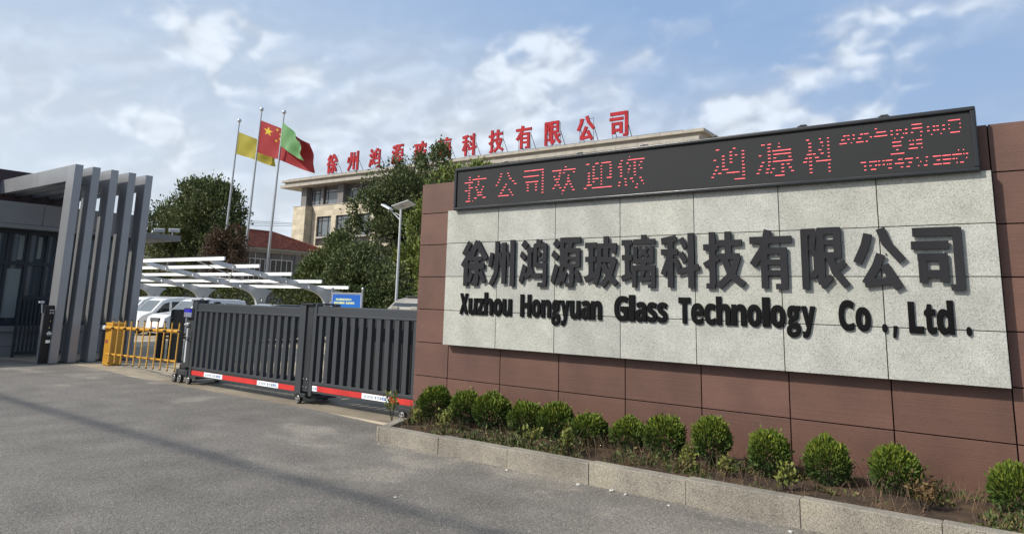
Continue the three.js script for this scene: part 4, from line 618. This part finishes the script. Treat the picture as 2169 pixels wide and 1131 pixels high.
  part('bumper', [rbx(0.14, 0.24, o.w * 0.94, 0.05, fx + 0.02, o.floor + 0.17, 0)], o.bumperMat ?? o.paint, t); part('number_plate', [bx(0.01, 0.13, 0.42, fx + 0.096, o.floor + 0.2, 0)], mat('plate_' + name + pos[0], 0.05, 0.12, 0.45), t);
  part('underside', [span(-o.half + 0.25, o.half - 0.25, o.floor - 0.04, o.floor + 0.1, -W * 0.8, W * 0.8)], M.rubber, t);
  return t;
}
const sgn = () => 1;
const VAN = { sgn, w: 1.7, half: 2.2, belt: 1.08, tumble: 0.16, floor: 0.24, wheel: 0.31, axles: [-1.35, 1.4], front: 2.12, lampY: 0.86, lampH: 0.2, mirror: [1.12, 1.08], seam: 0.62, outline: [[-2.1, 0.28], [-2.14, 0.9], [-2.1, 1.55], [-1.98, 1.82], [-1.6, 1.88], [0.2, 1.88], [0.75, 1.82], [1.05, 1.7], [1.55, 1.15], [1.98, 0.98], [2.12, 0.85], [2.16, 0.5], [2.1, 0.28]], windows: [[[0.68, 1.12], [1.38, 1.12], [0.98, 1.58], [0.68, 1.68]], [[-0.55, 1.12], [0.55, 1.12], [0.55, 1.7], [-0.55, 1.7]], [[-1.85, 1.12], [-0.7, 1.12], [-0.7, 1.7], [-1.75, 1.7]]], windscreen: [1.55, 1.15, 1.05, 1.7] };
const SUV = { ...VAN, w: 1.78, half: 2.3, outline: [[-2.2, 0.3], [-2.26, 0.9], [-2.2, 1.3], [-1.98, 1.78], [-1.6, 1.84], [0.1, 1.86], [0.45, 1.8], [0.62, 1.72], [1.12, 1.2], [2.0, 1.06], [2.18, 0.95], [2.24, 0.55], [2.2, 0.3]], windows: [[[0.3, 1.16], [0.98, 1.16], [0.6, 1.56], [0.3, 1.66]], [[-0.75, 1.16], [0.2, 1.16], [0.2, 1.68], [-0.75, 1.68]], [[-1.95, 1.16], [-0.88, 1.16], [-0.88, 1.68], [-1.8, 1.64]]], windscreen: [1.12, 1.2, 0.62, 1.72], mirror: [0.86, 1.16], seam: 0.25, front: 2.2, lampY: 0.9, lampH: 0.12 };
{
  vehicle('parked_van', 'white van with raked windscreen parked beside the portal frames', 'van', [-22.75, 0, -7.9], -Math.PI / 2, { ...VAN, paint: M.car_white, group: 'white vehicles under the carport' }).scale.setScalar(0.81);
  vehicle('parked_van', 'white people carrier with dark grille, nearest of the white vehicles', 'van', [-20.35, 0, -7.75], -Math.PI / 2, { ...SUV, paint: M.car_white, group: 'white vehicles under the carport' }).scale.setScalar(0.81);
  vehicle('parked_van', 'white car mostly hidden behind the van with the raked windscreen', 'car', [-25.4, 0, -8.4], -Math.PI / 2, { ...VAN, paint: M.car_white, group: 'white vehicles under the carport' }).scale.setScalar(0.81);
  vehicle('parked_car', 'black car seen through the gate slats', 'car', [-16.4, 0, -8.4], -Math.PI / 2, { ...SUV, paint: M.car_black, screenMat: M.car_glass }).scale.set(0.95, 0.74, 0.95);
  const b = vehicle('beige_truck', 'dusty beige vehicle cab with black roof gear behind the gate end', 'truck', [-8.5, 0, -8.6], -Math.PI / 2, { ...SUV, w: 1.75, paint: M.car_beige, screenMat: M.car_glass, outline: SUV.outline.map(([x, y]) => [x, y > 1.5 ? y - 0.1 : y]), windscreen: [1.12, 1.16, 0.66, 1.58] });
  for (const z of [-0.42, 0.42]) part('headrest', [rbx(0.05, 0.17, 0.28, 0.04, 0.93, 1.44, z)], M.car_beige, b);
  part('roof_rack', [rbx(1.2, 0.05, 1.3, 0.02, -0.3, 1.83, 0), rbx(0.5, 0.16, 0.5, 0.03, -0.1, 1.93, -0.1), rbx(0.4, 0.22, 0.4, 0.03, -0.5, 1.97, -0.55)], M.black_plastic, b);
}

// ---------------------------------------------------------------- notice board and street lamp behind the gate
{
  const t = thing('notice_board', 'blue notice board with yellow writing in a grey frame', 'notice board', [-17.5, 0, -13]);
  const face = (() => { const [c, x] = canvas2d(512, 256); const gr = x.createLinearGradient(0, 0, 0, 256); gr.addColorStop(0, '#0b57b0'); gr.addColorStop(0.55, '#0a63b8'); gr.addColorStop(1, '#2aa7c8'); x.fillStyle = gr; x.fillRect(0, 0, 512, 256); x.strokeStyle = x.fillStyle = '#e8ec9a'; NAME12.forEach((k, i) => drawGlyph(x, k, 64 + i * 24, 50, 20, 28, 4, true)); x.strokeStyle = '#f0ee86'; const R = rng(8); for (let i = 0; i < 17; i++) { if (i === 9) continue; drawGlyph(x, NAME12[(i * 5 + 3) % 12], 34 + i * 22, 92, 18, 30, 4, true); } x.strokeStyle = '#bfe6f2'; for (let i = 0; i < 14; i++) drawGlyph(x, NAME12[(i * 7) % 12], 90 + i * 26, 168, 15, 16, 2, true); x.fillStyle = '#9fdcea'; x.fillRect(60, 212, 300, 12); x.fillRect(330, 190, 140, 22); const T = new THREE.CanvasTexture(c); T.colorSpace = THREE.SRGBColorSpace; return T; })();
  part('panel', worldUV(bx(1.95, 0.95, 0.05, 0, 1.42, 0)), M.galv, t);
  part('print', new THREE.PlaneGeometry(1.9, 0.9).translate(0, 1.42, 0.028), mat('board_print', 0.9, 0.9, 0.9, { map: face, roughness: 0.4 }), t);
  part('frame', [span(-1.02, 1.02, 1.895, 1.95, -0.04, 0.05, 0.01), span(-1.02, 1.02, 0.9, 0.945, -0.04, 0.05, 0.01)], M.steel, t);
  for (const x of [-1.03, 1.03]) { const p = part('post', [cyl(0.045, 0.045, 2.08, x, 0, 0)], M.steel, t); part('ball_top', new THREE.SphereGeometry(0.065, 12, 10).translate(x, 2.13, 0), M.chrome, p); }
}
{
  const t = thing('street_lamp', 'white solar street lamp on a slim pole before the trees', 'street lamp', [-10.25, 0, -9]);
  part('pole', [cyl(0.048, 0.036, 4.86)], M.white_paint, t);
  part('solar_panel', [rbx(0.82, 0.028, 0.4, 0.008).rotateX(-0.3).rotateZ(0.19).translate(0.12, 4.97, 0)], M.galv, t);
  part('panel_mount', [rod([0, 4.8, 0], [0.1, 4.95, 0], 0.03)], M.steel, t);
  part('lamp_arm', [rod([0, 4.45, 0], [-0.45, 4.85, 0.1], 0.02), rod([0, 4.6, 0], [-0.22, 4.72, 0.05], 0.015)], M.white_paint, t);
  part('lamp_head', [rbx(0.5, 0.07, 0.2, 0.03).rotateZ(-0.42).translate(-0.58, 4.93, 0.12)], M.white_paint, t);
}

// ---------------------------------------------------------------- flags
function flagMesh(L, H, D0, D1, seed, nu = 34, nv = 18) {  // fly length, hoist, drop of the fly end at top and bottom
  const pos = [], uv = [], idx = [];
  for (let i = 0; i <= nu; i++) for (let j = 0; j <= nv; j++) { const u = i / nu, v = j / nv, drop = lerp(D1, D0, v) * (u * 0.85 + 0.15 * u * u), w = u * (0.22 * Math.sin(u * 7 + v * 3 + seed) + 0.14 * Math.sin(u * 13 - v * 5 + seed * 2) + 0.1 * Math.sin(v * 9 + u * 5)); pos.push(u * L * (1 - 0.05 * Math.sin(v * 3 + seed) * u), (v - 1) * H - drop + 0.06 * Math.sin(u * 9 + seed) * u, w * 0.8); uv.push(u, v); if (i && j) { const k = i * (nv + 1) + j, a = k - nv - 2; idx.push(a, k - 1, a + 1, a + 1, k - 1, k); } }
  const g = new THREE.BufferGeometry(); g.setAttribute('position', new THREE.Float32BufferAttribute(pos, 3)); g.setAttribute('uv', new THREE.Float32BufferAttribute(uv, 2)); g.setIndex(idx); g.computeVertexNormals(); return g;
}
{
  const star = (() => { const [c, x] = canvas2d(768, 512); x.fillStyle = '#b4141f'; x.fillRect(0, 0, 768, 512); x.fillStyle = '#f2dc1c'; const st = (cx, cy, r, rot) => { x.beginPath(); for (let k = 0; k < 10; k++) { const a = rot + k * Math.PI / 5 - Math.PI / 2, q = k % 2 ? r * 0.4 : r; x.lineTo(cx + q * Math.cos(a), cy + q * Math.sin(a)); } x.closePath(); x.fill(); }; st(128, 128, 78, 0); st(256, 51, 26, 0.4); st(307, 102, 26, 0.1); st(307, 179, 26, 0.5); st(256, 230, 26, 0.2); const T = new THREE.CanvasTexture(c); T.colorSpace = THREE.SRGBColorSpace; return T; })();
  const fm = (n, r, g, b, o = {}) => phys(n, r, g, b, { roughness: 0.85, side: THREE.DoubleSide, transmission: 0.3, thickness: 0, ...o });
  const spec = [
    [-45.73, 16.27, 'yellow', 'slim steel flagpole at the left end of the row of three', 'plain yellow flag on the left flagpole', 4.1, 1.9, 1.5, 1.15, fm('flag_yellow', 0.36, 0.30, 0.02), -0.75],
    [-42.60, 16.81, 'red', 'slim steel flagpole in the middle of the row, tallest', 'red flag with yellow stars on the middle flagpole', 6.2, 2.7, 2.3, 1.9, fm('flag_red', 0.68, 0.62, 0.62, { map: star }), -0.7],
    [-39.43, 16.11, 'green', 'slim steel flagpole at the right end of the row of three', 'plain green flag on the right flagpole', 3.4, 1.95, 2.0, 1.5, fm('flag_green', 0.10, 0.27, 0.08), -0.6],
  ];
  for (const [x, h, c, lp, lf, L, H, d0, d1, m, d] of spec) {
    const z = -24, t = thing('flagpole', lp, 'flagpole', [x - 0.72, 0, z], 0, 'flagpoles behind the carport'), lean = -0.044, top = h / Math.cos(lean); t.rotation.z = lean;
    part('pole', [cyl(0.13, 0.095, h * 0.5, 0, 0, 0, 14), cyl(0.095, 0.062, h * 0.5, 0, h * 0.5, 0, 14)], M.steel, t);
    part('ball_top', new THREE.SphereGeometry(0.17, 16, 12).translate(0, h + 0.12, 0), M.chrome, t);
    part('halyard', [rod([0.1, 1.2, 0.1], [0.12, h - 0.1, 0.1], 0.012, 0.012, 4)], M.white_frame, t);
    const f = part('flag', flagMesh(L, H, d0, d1, d * 3), m); f.position.set(x + (c === 'green' ? 0.08 : 0.06), h + d - 0.15, z + (c === 'green' ? 0.12 : -0.02)); f.rotation.z = lean; f.rotation.y = c === 'green' ? -0.12 : c === 'red' ? 0.14 : 0.24; tag(f, lf, 'flag', 'flags on the flagpoles');
  }
}

// ---------------------------------------------------------------- the red roofed house
{
  const t = thing('tiled_house', 'low grey house with a hipped red tile roof behind the flagpoles', 'house');
  const X0 = -63, X1 = -55, Z0 = -41.2, Z1 = -24, E = 6.45;
  part('wall', [span(X0, X1, 0, 6.0, Z0, Z1)], M.house_wall, t);
  part('cornice', [span(X0 - 0.25, X1 + 0.25, 5.98, 6.24, Z0 - 0.25, Z1 + 0.25)], M.house_trim, t); part('gutter', [span(X0 - 0.55, X1 + 0.55, 6.22, 6.46, Z0 - 0.55, Z1 + 0.55, 0.03)], M.house_trim, t);
  // roof planes carry rows of tiles as real steps
  const ov = 0.62, xa = X0 - ov, xb = X1 + ov, za = Z0 - ov, zb = Z1 + ov, half = (xb - xa) / 2, ridgeY = 8.5, xm = (xa + xb) / 2, rows = 20;
  const rm = mat('roof_tile', 0.30, 0.085, 0.06, { roughness: 0.8, map: tex(256, (i, j) => { const x = (i % 16) / 16, c = h3(i >> 4, j >> 4, 12), y = (j % 16) / 16; const v = 0.62 + c * 0.34 - (x < 0.16 ? 0.25 : 0) - (y < 0.12 ? 0.15 : 0); return [v, v * (0.9 + c * 0.1), v * 0.9]; }, { metres: 3.4, srgb: true }) });
  const roof = part('roof', [plain(ext([[xa, E], [xb, E], [xm, ridgeY - 0.15]], zb - za - half * 2).translate(0, 0, za + half))], M.house_trim, t);
  const row = (side, k) => { const a = k / rows, b = (k + 1) / rows, y0 = lerp(E, ridgeY, a), y1 = lerp(E, ridgeY, b), pts = (f) => { const d = half * f; return side === 0 ? [[xb - d, za + d], [xb - d, zb - d]] : side === 1 ? [[xa + d, zb - d], [xa + d, za + d]] : side === 2 ? [[xb - d, zb - d], [xa + d, zb - d]] : [[xa + d, za + d], [xb - d, za + d]]; }; const [p, q] = pts(a), [r, s] = pts(Math.min(b + 0.01, 1)); const up = 0.055; const v = [p[0], y0 + up, p[1], q[0], y0 + up, q[1], s[0], y1 + 0.012, s[1], r[0], y1 + 0.012, r[1], p[0], y0 - 0.01, p[1], q[0], y0 - 0.01, q[1]]; const g = new THREE.BufferGeometry(); g.setAttribute('position', new THREE.Float32BufferAttribute(v, 3)); const run = side < 2 ? 1 : 0; g.setAttribute('uv', new THREE.Float32BufferAttribute([p[run], a * 5, q[run], a * 5, s[run], b * 5, r[run], b * 5, p[run], a * 5 - 0.05, q[run], a * 5 - 0.05], 2)); g.setIndex([0, 2, 1, 0, 3, 2, 0, 1, 5, 0, 5, 4]); const h = g.toNonIndexed(); h.computeVertexNormals(); return h; };
  for (let sd = 0; sd < 4; sd++) for (let k = 0; k < rows; k++) part('tile_row', row(sd, k), rm, roof);
  const cap = []; for (const [a, b] of [[[xb, E, za], [xm, ridgeY, za + half]], [[xa, E, za], [xm, ridgeY, za + half]], [[xb, E, zb], [xm, ridgeY, zb - half]], [[xa, E, zb], [xm, ridgeY, zb - half]], [[xm, ridgeY, za + half], [xm, ridgeY, zb - half]]]) cap.push(rod([a[0], a[1] + 0.05, a[2]], [b[0], b[1] + 0.05, b[2]], 0.11, 0.11, 8)); part('ridge_tile', cap, rm, roof);
  const win = (z0, z1) => { const w = part('window', [span(X1 - 0.1, X1 + 0.01, 3.1, 5.9, z1, z0)], M.win_house, t), f = []; for (const z of [z0 - 0.03, lerp(z0, z1, 0.25), (z0 + z1) / 2, lerp(z0, z1, 0.75), z1 + 0.03]) f.push(span(X1 + 0.0, X1 + 0.05, 3.1, z === (z0 + z1) / 2 ? 5.9 : 5.3, z - 0.035, z + 0.035)); f.push(span(X1, X1 + 0.06, 5.28, 5.36, z1, z0), span(X1, X1 + 0.06, 3.06, 3.14, z1, z0)); part('frame', f, M.white_frame, w); part('blind', [span(X1 + 0.012, X1 + 0.02, 5.38, 5.9, z1 + 0.1, (z0 + z1) / 2 - 0.1), span(X1 + 0.012, X1 + 0.02, 5.38, 5.9, (z0 + z1) / 2 + 0.1, z0 - 0.1)], M.grey_wall, w); };
  win(-31.55, -33.9); win(-34.5, -37.15); win(-38.3, -40.6); win(-28.2, -30.6);
  for (const z of [-31.1, -34.2, -37.6, -41.05, -27.8]) part('pilaster', [span(X1 - 0.05, X1 + 0.14, 0, 5.98, z - 0.17, z + 0.17)], M.house_wall, t);
}

// ---------------------------------------------------------------- main office building
{
  const t = thing('office_building', 'cream four storey office block with deep eaves and red rooftop characters', 'building', [-66, 0, -45], 0.0204), LEN = 52.5;
  part('eaves', [span(-1.25, LEN + 0.9, 15.72, 16.0, -14, 1.45, 0.02), span(-0.95, LEN + 0.5, 15.36, 15.73, -13.6, 1.1), span(-1.4, LEN + 0.5, 15.02, 15.37, -14, 1.5, 0.02)], M.eave, t);
  const jn = []; for (let x = 0.4; x < LEN; x += 2.05) jn.push(span(x, x + 0.03, 15.73, 15.99, 1.44, 1.456), span(x, x + 0.03, 15.03, 15.36, 1.49, 1.506)); part('eaves_joint', jn, M.grey_wall, t);
  part('lightning_rail', [span(-0.4, LEN - 0.9, 16.06, 16.09, 1.2, 1.23)], M.dark_steel, t);
  part('top_storey_wall', [span(1.44, LEN - 2, 12.3, 15.03, -12, -0.35)], M.grey_wall, t);
  part('lower_wall', [span(3.0, LEN - 3, 0, 12.32, -12, 0.05)], M.cream, t);
  const window3 = (x0, x1, y0, y1, zf, big) => { const w = part('window', [span(x0, x1, y0, y1, zf - 0.12, zf)], M.win, t), f = [], b = 0.055; const cols = [x0 + b, lerp(x0, x1, big ? 0.2 : 0.28), lerp(x0, x1, big ? 0.86 : 0.72), x1 - b]; for (const x of cols) f.push(span(x - b, x + b, y0, y1, zf - 0.02, zf + 0.05)); for (const y of [y0 + 0.05, lerp(y0, y1, 0.2), lerp(y0, y1, 0.8), y1 - 0.05]) f.push(y > y0 + 0.3 && y < lerp(y0, y1, 0.5) ? span(x0, cols[1], y - 0.045, y + 0.045, zf - 0.018, zf + 0.04) : span(x0, x1, y - 0.045, y + 0.045, zf - 0.018, zf + 0.04)); part('frame', f, M.brown_frame, w); };
  for (let i = 0; i < 7; i++) { const x = 2.5 + i * 6.75; part('pillar', [span(x - 1.05, x - 0.05, 12.3, 15.02, -0.34, 0.35)], M.grey_wall, t); window3(x + 0.25, x + 2.3, 12.55, 14.6, -0.3); part('pier', [span(x + 2.32, x + 2.68, 12.3, 15.02, -0.34, -0.05)], M.grey_wall, t); window3(x + 2.7, x + 5.6, 12.55, 14.65, -0.3, true); }
  // second storey front with piers, spandrels and louvres
  const px = []; for (let x = 4.0; x < LEN - 4; x += 3.42) px.push(x);
  part('parapet', [span(4.02, LEN - 4, 11.22, 12.58, 0.052, 0.45)], M.cream, t); part('parapet_cap', [span(3.98, LEN - 3.96, 12.581, 12.66, 0.02, 0.5)], M.house_trim, t);
  px.forEach((x, i) => { part('facade_pier', [span(x + 0.02, x + 0.86, 0, 11.219, 0.052, 0.45)], M.cream, t); const a = x + 0.861, b = x + 3.44; if (b > LEN - 4) return; for (const y of [8.78, 4.95, 1.1]) { window3(a, b, y, y + 2.43, 0.2); part('sill', [span(a, b, y - 0.22, y, 0.06, 0.48)], M.house_trim, t); const lv = []; for (let k = 0; k < 7; k++) lv.push(span(a, b, y - 1.05 + k * 0.118, y - 1.05 + k * 0.118 + 0.07, 0.08, 0.3)); if (y > 2) { part('louvre', lv, M.louvre, t); part('spandrel', [span(a, b, y - 1.4, y - 1.08, 0.06, 0.46)], M.cream, t); } } });
  const wing = part('stair_wing', [span(1.6, 3.9, 0, 12.45, -4, 1.5)], M.cream, t); part('wing_cap', [span(1.56, 3.94, 12.451, 12.52, -4, 1.54)], M.house_trim, wing);
  // rooftop characters on steel frames
  const at = [-58.74, -55.07, -51.45, -47.86, -44.40, -40.96, -37.58, -34.14, -30.79, -27.46, -23.92, -20.56];
  NAME12.forEach((k, i) => {
    const x = at[i], zz = -44.4 - (x + 66) * 0.0204 + 0.0, w = 1.85, h = 2.3, y0 = 16.35;
    const o = thing('rooftop_character', `red rooftop character ${HAN12[i]} on a steel frame, ${ORD[i]} in the row`, 'character', [x - w / 2, y0, zz], 0.0204, 'red characters on the office roof');
    const g = new THREE.ExtrudeGeometry(glyphShapes(k, w, h), { depth: 0.16, bevelEnabled: false }); part('character_body', worldUV(g), M.roof_red, o);
    const f = []; for (const u of [0.12, 0.9]) f.push(rod([w * u, -0.36, -0.06], [w * u, h * 0.95, -0.06], 0.022, 0.022, 4), rod([w * u + 0.05, -0.36, -1.2], [w * u, h * 0.6, -0.06], 0.035, 0.035, 4)); f.push(rod([w * 0.12, 0.02, -0.06], [w * 0.9, 0.02, -0.06], 0.02, 0.02, 4), rod([w * 0.12, h * 0.9, -0.06], [w * 0.9, h * 0.9, -0.06], 0.02, 0.02, 4)); part('support_frame', f, M.dark_steel, o);
  });
}
// wires behind the house
[[14.74, 13.09, 'uppermost'], [14.4, 12.95, 'middle'], [13.96, 12.78, 'lowest']].forEach(([a, b, w], i) => { const pts = []; for (let k = 0; k <= 12; k++) { const u = k / 12; pts.push(new THREE.Vector3(lerp(-150, -80, u), lerp(a + (a - b) * 2.6, b - 0.4, u) - Math.sin(u * Math.PI) * 0.3, -60)); } const o = part('power_line', new THREE.TubeGeometry(new THREE.CatmullRomCurve3(pts), 24, 0.035, 5), M.dark_steel); tag(o, `thin dark overhead wire left of the office block, ${w} of three`, 'wire', 'overhead wires in the distance'); });
// cable over the road, out of view, whose shadow crosses the asphalt
{ const pts = []; for (let k = 0; k <= 20; k++) { const u = k / 20; pts.push(new THREE.Vector3(lerp(-60, 40, u), 8 + 3.2 * (u - 0.5) ** 2, 11.72)); } tag(part('overhead_cable', new THREE.TubeGeometry(new THREE.CatmullRomCurve3(pts), 60, 0.06, 8), M.rubber), 'thick black overhead cable above the road, casting the long shadow line', 'cable'); }

// ---------------------------------------------------------------- trees and hedge behind the carport
{
  const g = 'trees before the office block', dark = tone(0.088, 0.122, 0.042, 0.8), mid = tone(0.1, 0.14, 0.042, 0.8), lightG = tone(0.13, 0.18, 0.035, 0.7);
  tree('evergreen_tree', 'tall dark evergreen covering the middle of the office block', 'tree', [-25.5, 0, -24], { seed: 11, trunkH: 3, trunkR: 0.28, leaves: 52000, leaf: 0.2, gap: 0.43, freq: 0.75, pal: dark, group: g, blobs: [[-1.9, 7.9, 0, 2.3, 2.2, 2], [0.6, 8.6, 0.3, 2.4, 2.1, 2.2], [-2.6, 5.6, 0.4, 1.9, 1.8, 1.9], [0, 5.8, 0.2, 2.4, 2.2, 2.2], [-0.6, 3.6, 0.4, 2.6, 1.9, 2.2], [1.0, 10.4, 0, 0.8, 1.3, 0.8], [-0.7, 9.9, 0, 0.8, 1.2, 0.8], [2.9, 10.5, -0.3, 0.7, 1.3, 0.7], [3.4, 8.6, -0.4, 1.9, 1.5, 1.6], [-2.6, 9.2, 0.2, 0.7, 1.0, 0.7], [2.6, 6.5, 0, 1.9, 2.4, 1.9]] });
  tree('broadleaf_tree', 'yellow green broadleaf tree rising beside the left end of the sign wall', 'tree', [-13.7, 0, -14.5], { seed: 21, trunkH: 2.4, trunkR: 0.16, leaves: 26000, leaf: 0.17, gap: 0.45, freq: 1.1, pal: lightG, group: g, blobs: [[-0.5, 4.6, 0, 1.1, 1.2, 1], [0.5, 5.6, 0, 1.2, 1.1, 1.1], [0.9, 6.7, 0, 1.1, 0.8, 1], [-0.9, 3.6, 0.3, 0.9, 0.8, 0.8], [0.7, 3.6, 0.2, 1.3, 1.1, 1.2], [1.8, 5.3, 0, 1.4, 1.4, 1.2], [2.2, 6.8, 0, 1.0, 0.8, 0.9], [0.1, 2.6, 0.2, 1.0, 0.6, 0.8]] });
  tree('round_tree', 'big loose round tree left of the flagpoles', 'tree', [-51, 0, -25], { seed: 31, trunkH: 3.4, trunkR: 0.34, leaves: 52000, leaf: 0.28, gap: 0.45, freq: 0.5, pal: dark, group: g, blobs: [[-3.6, 8.0, 0, 3.4, 2.9, 2.8], [0.2, 8.8, 0, 3.2, 2.8, 2.8], [2.2, 8.4, 0, 2.2, 2.2, 2.0], [-1.8, 10.5, 0, 2.1, 1.5, 1.8], [1.4, 10.3, 0, 1.5, 1.2, 1.4], [3.6, 7.2, 0, 1.3, 1.2, 1.3], [-4.6, 5.6, 0, 3, 2.2, 2.5], [-0.5, 5.6, 0, 3.6, 2.2, 2.6], [2.6, 5.4, 0, 2.0, 1.8, 1.8], [-7.5, 7.0, 0, 2.6, 2.5, 2.2]] });
  tree('small_tree', 'reddish brown small tree in front of the red roofed house', 'tree', [-42.4, 0, -22], { seed: 41, trunkH: 2, trunkR: 0.12, leaves: 12000, leaf: 0.18, gap: 0.46, freq: 0.8, pal: tone(0.085, 0.06, 0.035, 0.7), group: g, blobs: [[0, 5.6, 0, 1.7, 1.3, 1.4], [-1.2, 4.6, 0, 1.5, 1.3, 1.2], [1.1, 4.6, 0, 1.3, 1.2, 1.2], [0.6, 6.2, 0, 1.0, 0.7, 0.9]] });
  tree('small_tree', 'bushy mid green tree in front of the right end of the red roofed house', 'tree', [-27.0, 0, -20], { seed: 51, trunkH: 1.2, trunkR: 0.12, leaves: 26000, leaf: 0.17, gap: 0.46, freq: 0.9, pal: mid, group: g, blobs: [[-1.2, 3.2, 0, 1.5, 1.3, 1.3], [0.6, 3.9, 0, 1.5, 1.3, 1.3], [1.5, 2.6, 0, 1.7, 1.5, 1.4], [-2.3, 2.3, 0, 1.2, 1.2, 1.1], [-0.2, 2.0, 0.3, 2, 1.2, 1.4], [0.2, 5.0, 0, 0.8, 0.7, 0.8]] });
  tree('small_tree', 'dark shrubby tree behind the blue notice board', 'tree', [-23.2, 0, -18.5], { seed: 61, trunkH: 1.1, trunkR: 0.12, leaves: 24000, leaf: 0.17, gap: 0.44, freq: 0.9, pal: dark, group: g, blobs: [[-0.8, 2.8, 0, 1.7, 1.4, 1.4], [1.2, 2.6, 0, 1.7, 1.3, 1.4], [2.6, 2.3, 0.2, 1.5, 1.2, 1.3], [0.2, 3.8, 0, 1.4, 1.0, 1.2], [0.4, 1.4, 0.4, 2.4, 1.0, 1.4]] });
  tree('small_tree', 'shadowed dark green tree low behind the street lamp', 'tree', [-16.4, 0, -17], { seed: 71, trunkH: 1.1, trunkR: 0.12, leaves: 22000, leaf: 0.16, gap: 0.42, freq: 0.9, pal: dark, group: g, blobs: [[-0.8, 2.2, 0, 1.5, 1.4, 1.2], [1.0, 2.6, 0, 1.6, 1.5, 1.3], [2.4, 2.1, 0, 1.5, 1.4, 1.2], [0.4, 1.1, 0.3, 2.3, 1.0, 1.2], [-0.2, 3.6, 0, 1.2, 0.9, 1]] });
  tree('small_tree', 'pale low tree at the back of the carport beside the portal frames', 'tree', [-46, 0, -18.2], { seed: 81, trunkH: 1, trunkR: 0.1, leaves: 12000, leaf: 0.18, gap: 0.45, freq: 0.8, pal: tone(0.1, 0.11, 0.03, 0.7), group: g, blobs: [[0, 2.2, 0, 2.2, 1.3, 1.3], [2.8, 1.8, 0, 1.8, 1.1, 1.2], [-2.6, 2.4, 0, 1.9, 1.5, 1.3]] });
  // hedge along the back of the carport
  const t = thing('hedge', 'long dark green hedge behind the carport columns', 'hedge', [0, 0, -17.2]), hs = (R) => { const x = -44 + R() * 30, f = R(), top = 2.15 + (fbm(x * 0.7, 2, 3, 3) - 0.5) * 0.9; const y = R() < 0.3 ? top - R() * 0.2 : R() * top; if (fbm(x * 1.4, y * 1.4, 3, 3) < 0.38 + R() * 0.1) return null; return [x, y, 0.9 * (f < 0.6 ? 0.7 + R() * 0.3 : R() * 1.4 - 0.7), 0, 0.15, 0.4]; };
  part('foliage', leafCloud(48000, hs, 77, (R, p) => { const k = 0.6 + R() * 0.8, y = fbm(p[0] * 0.25, 1, 1, 2); return [(0.04 + 0.05 * y) * k, (0.075 + 0.03 * y) * k, 0.022 * k]; }, 0.15), M.leaf, t);
  const st = []; for (let i = 0; i < 40; i++) { const x = -43.6 + i * 0.74; st.push(rod([x, 0, 0], [x + (h3(i, 1, 1) - 0.5) * 0.5, 1.9, (h3(i, 2, 1) - 0.5) * 0.6], 0.03, 0.012, 5)); } part('stems', st, M.bark, t);
}
renderer.render(scene, camera);
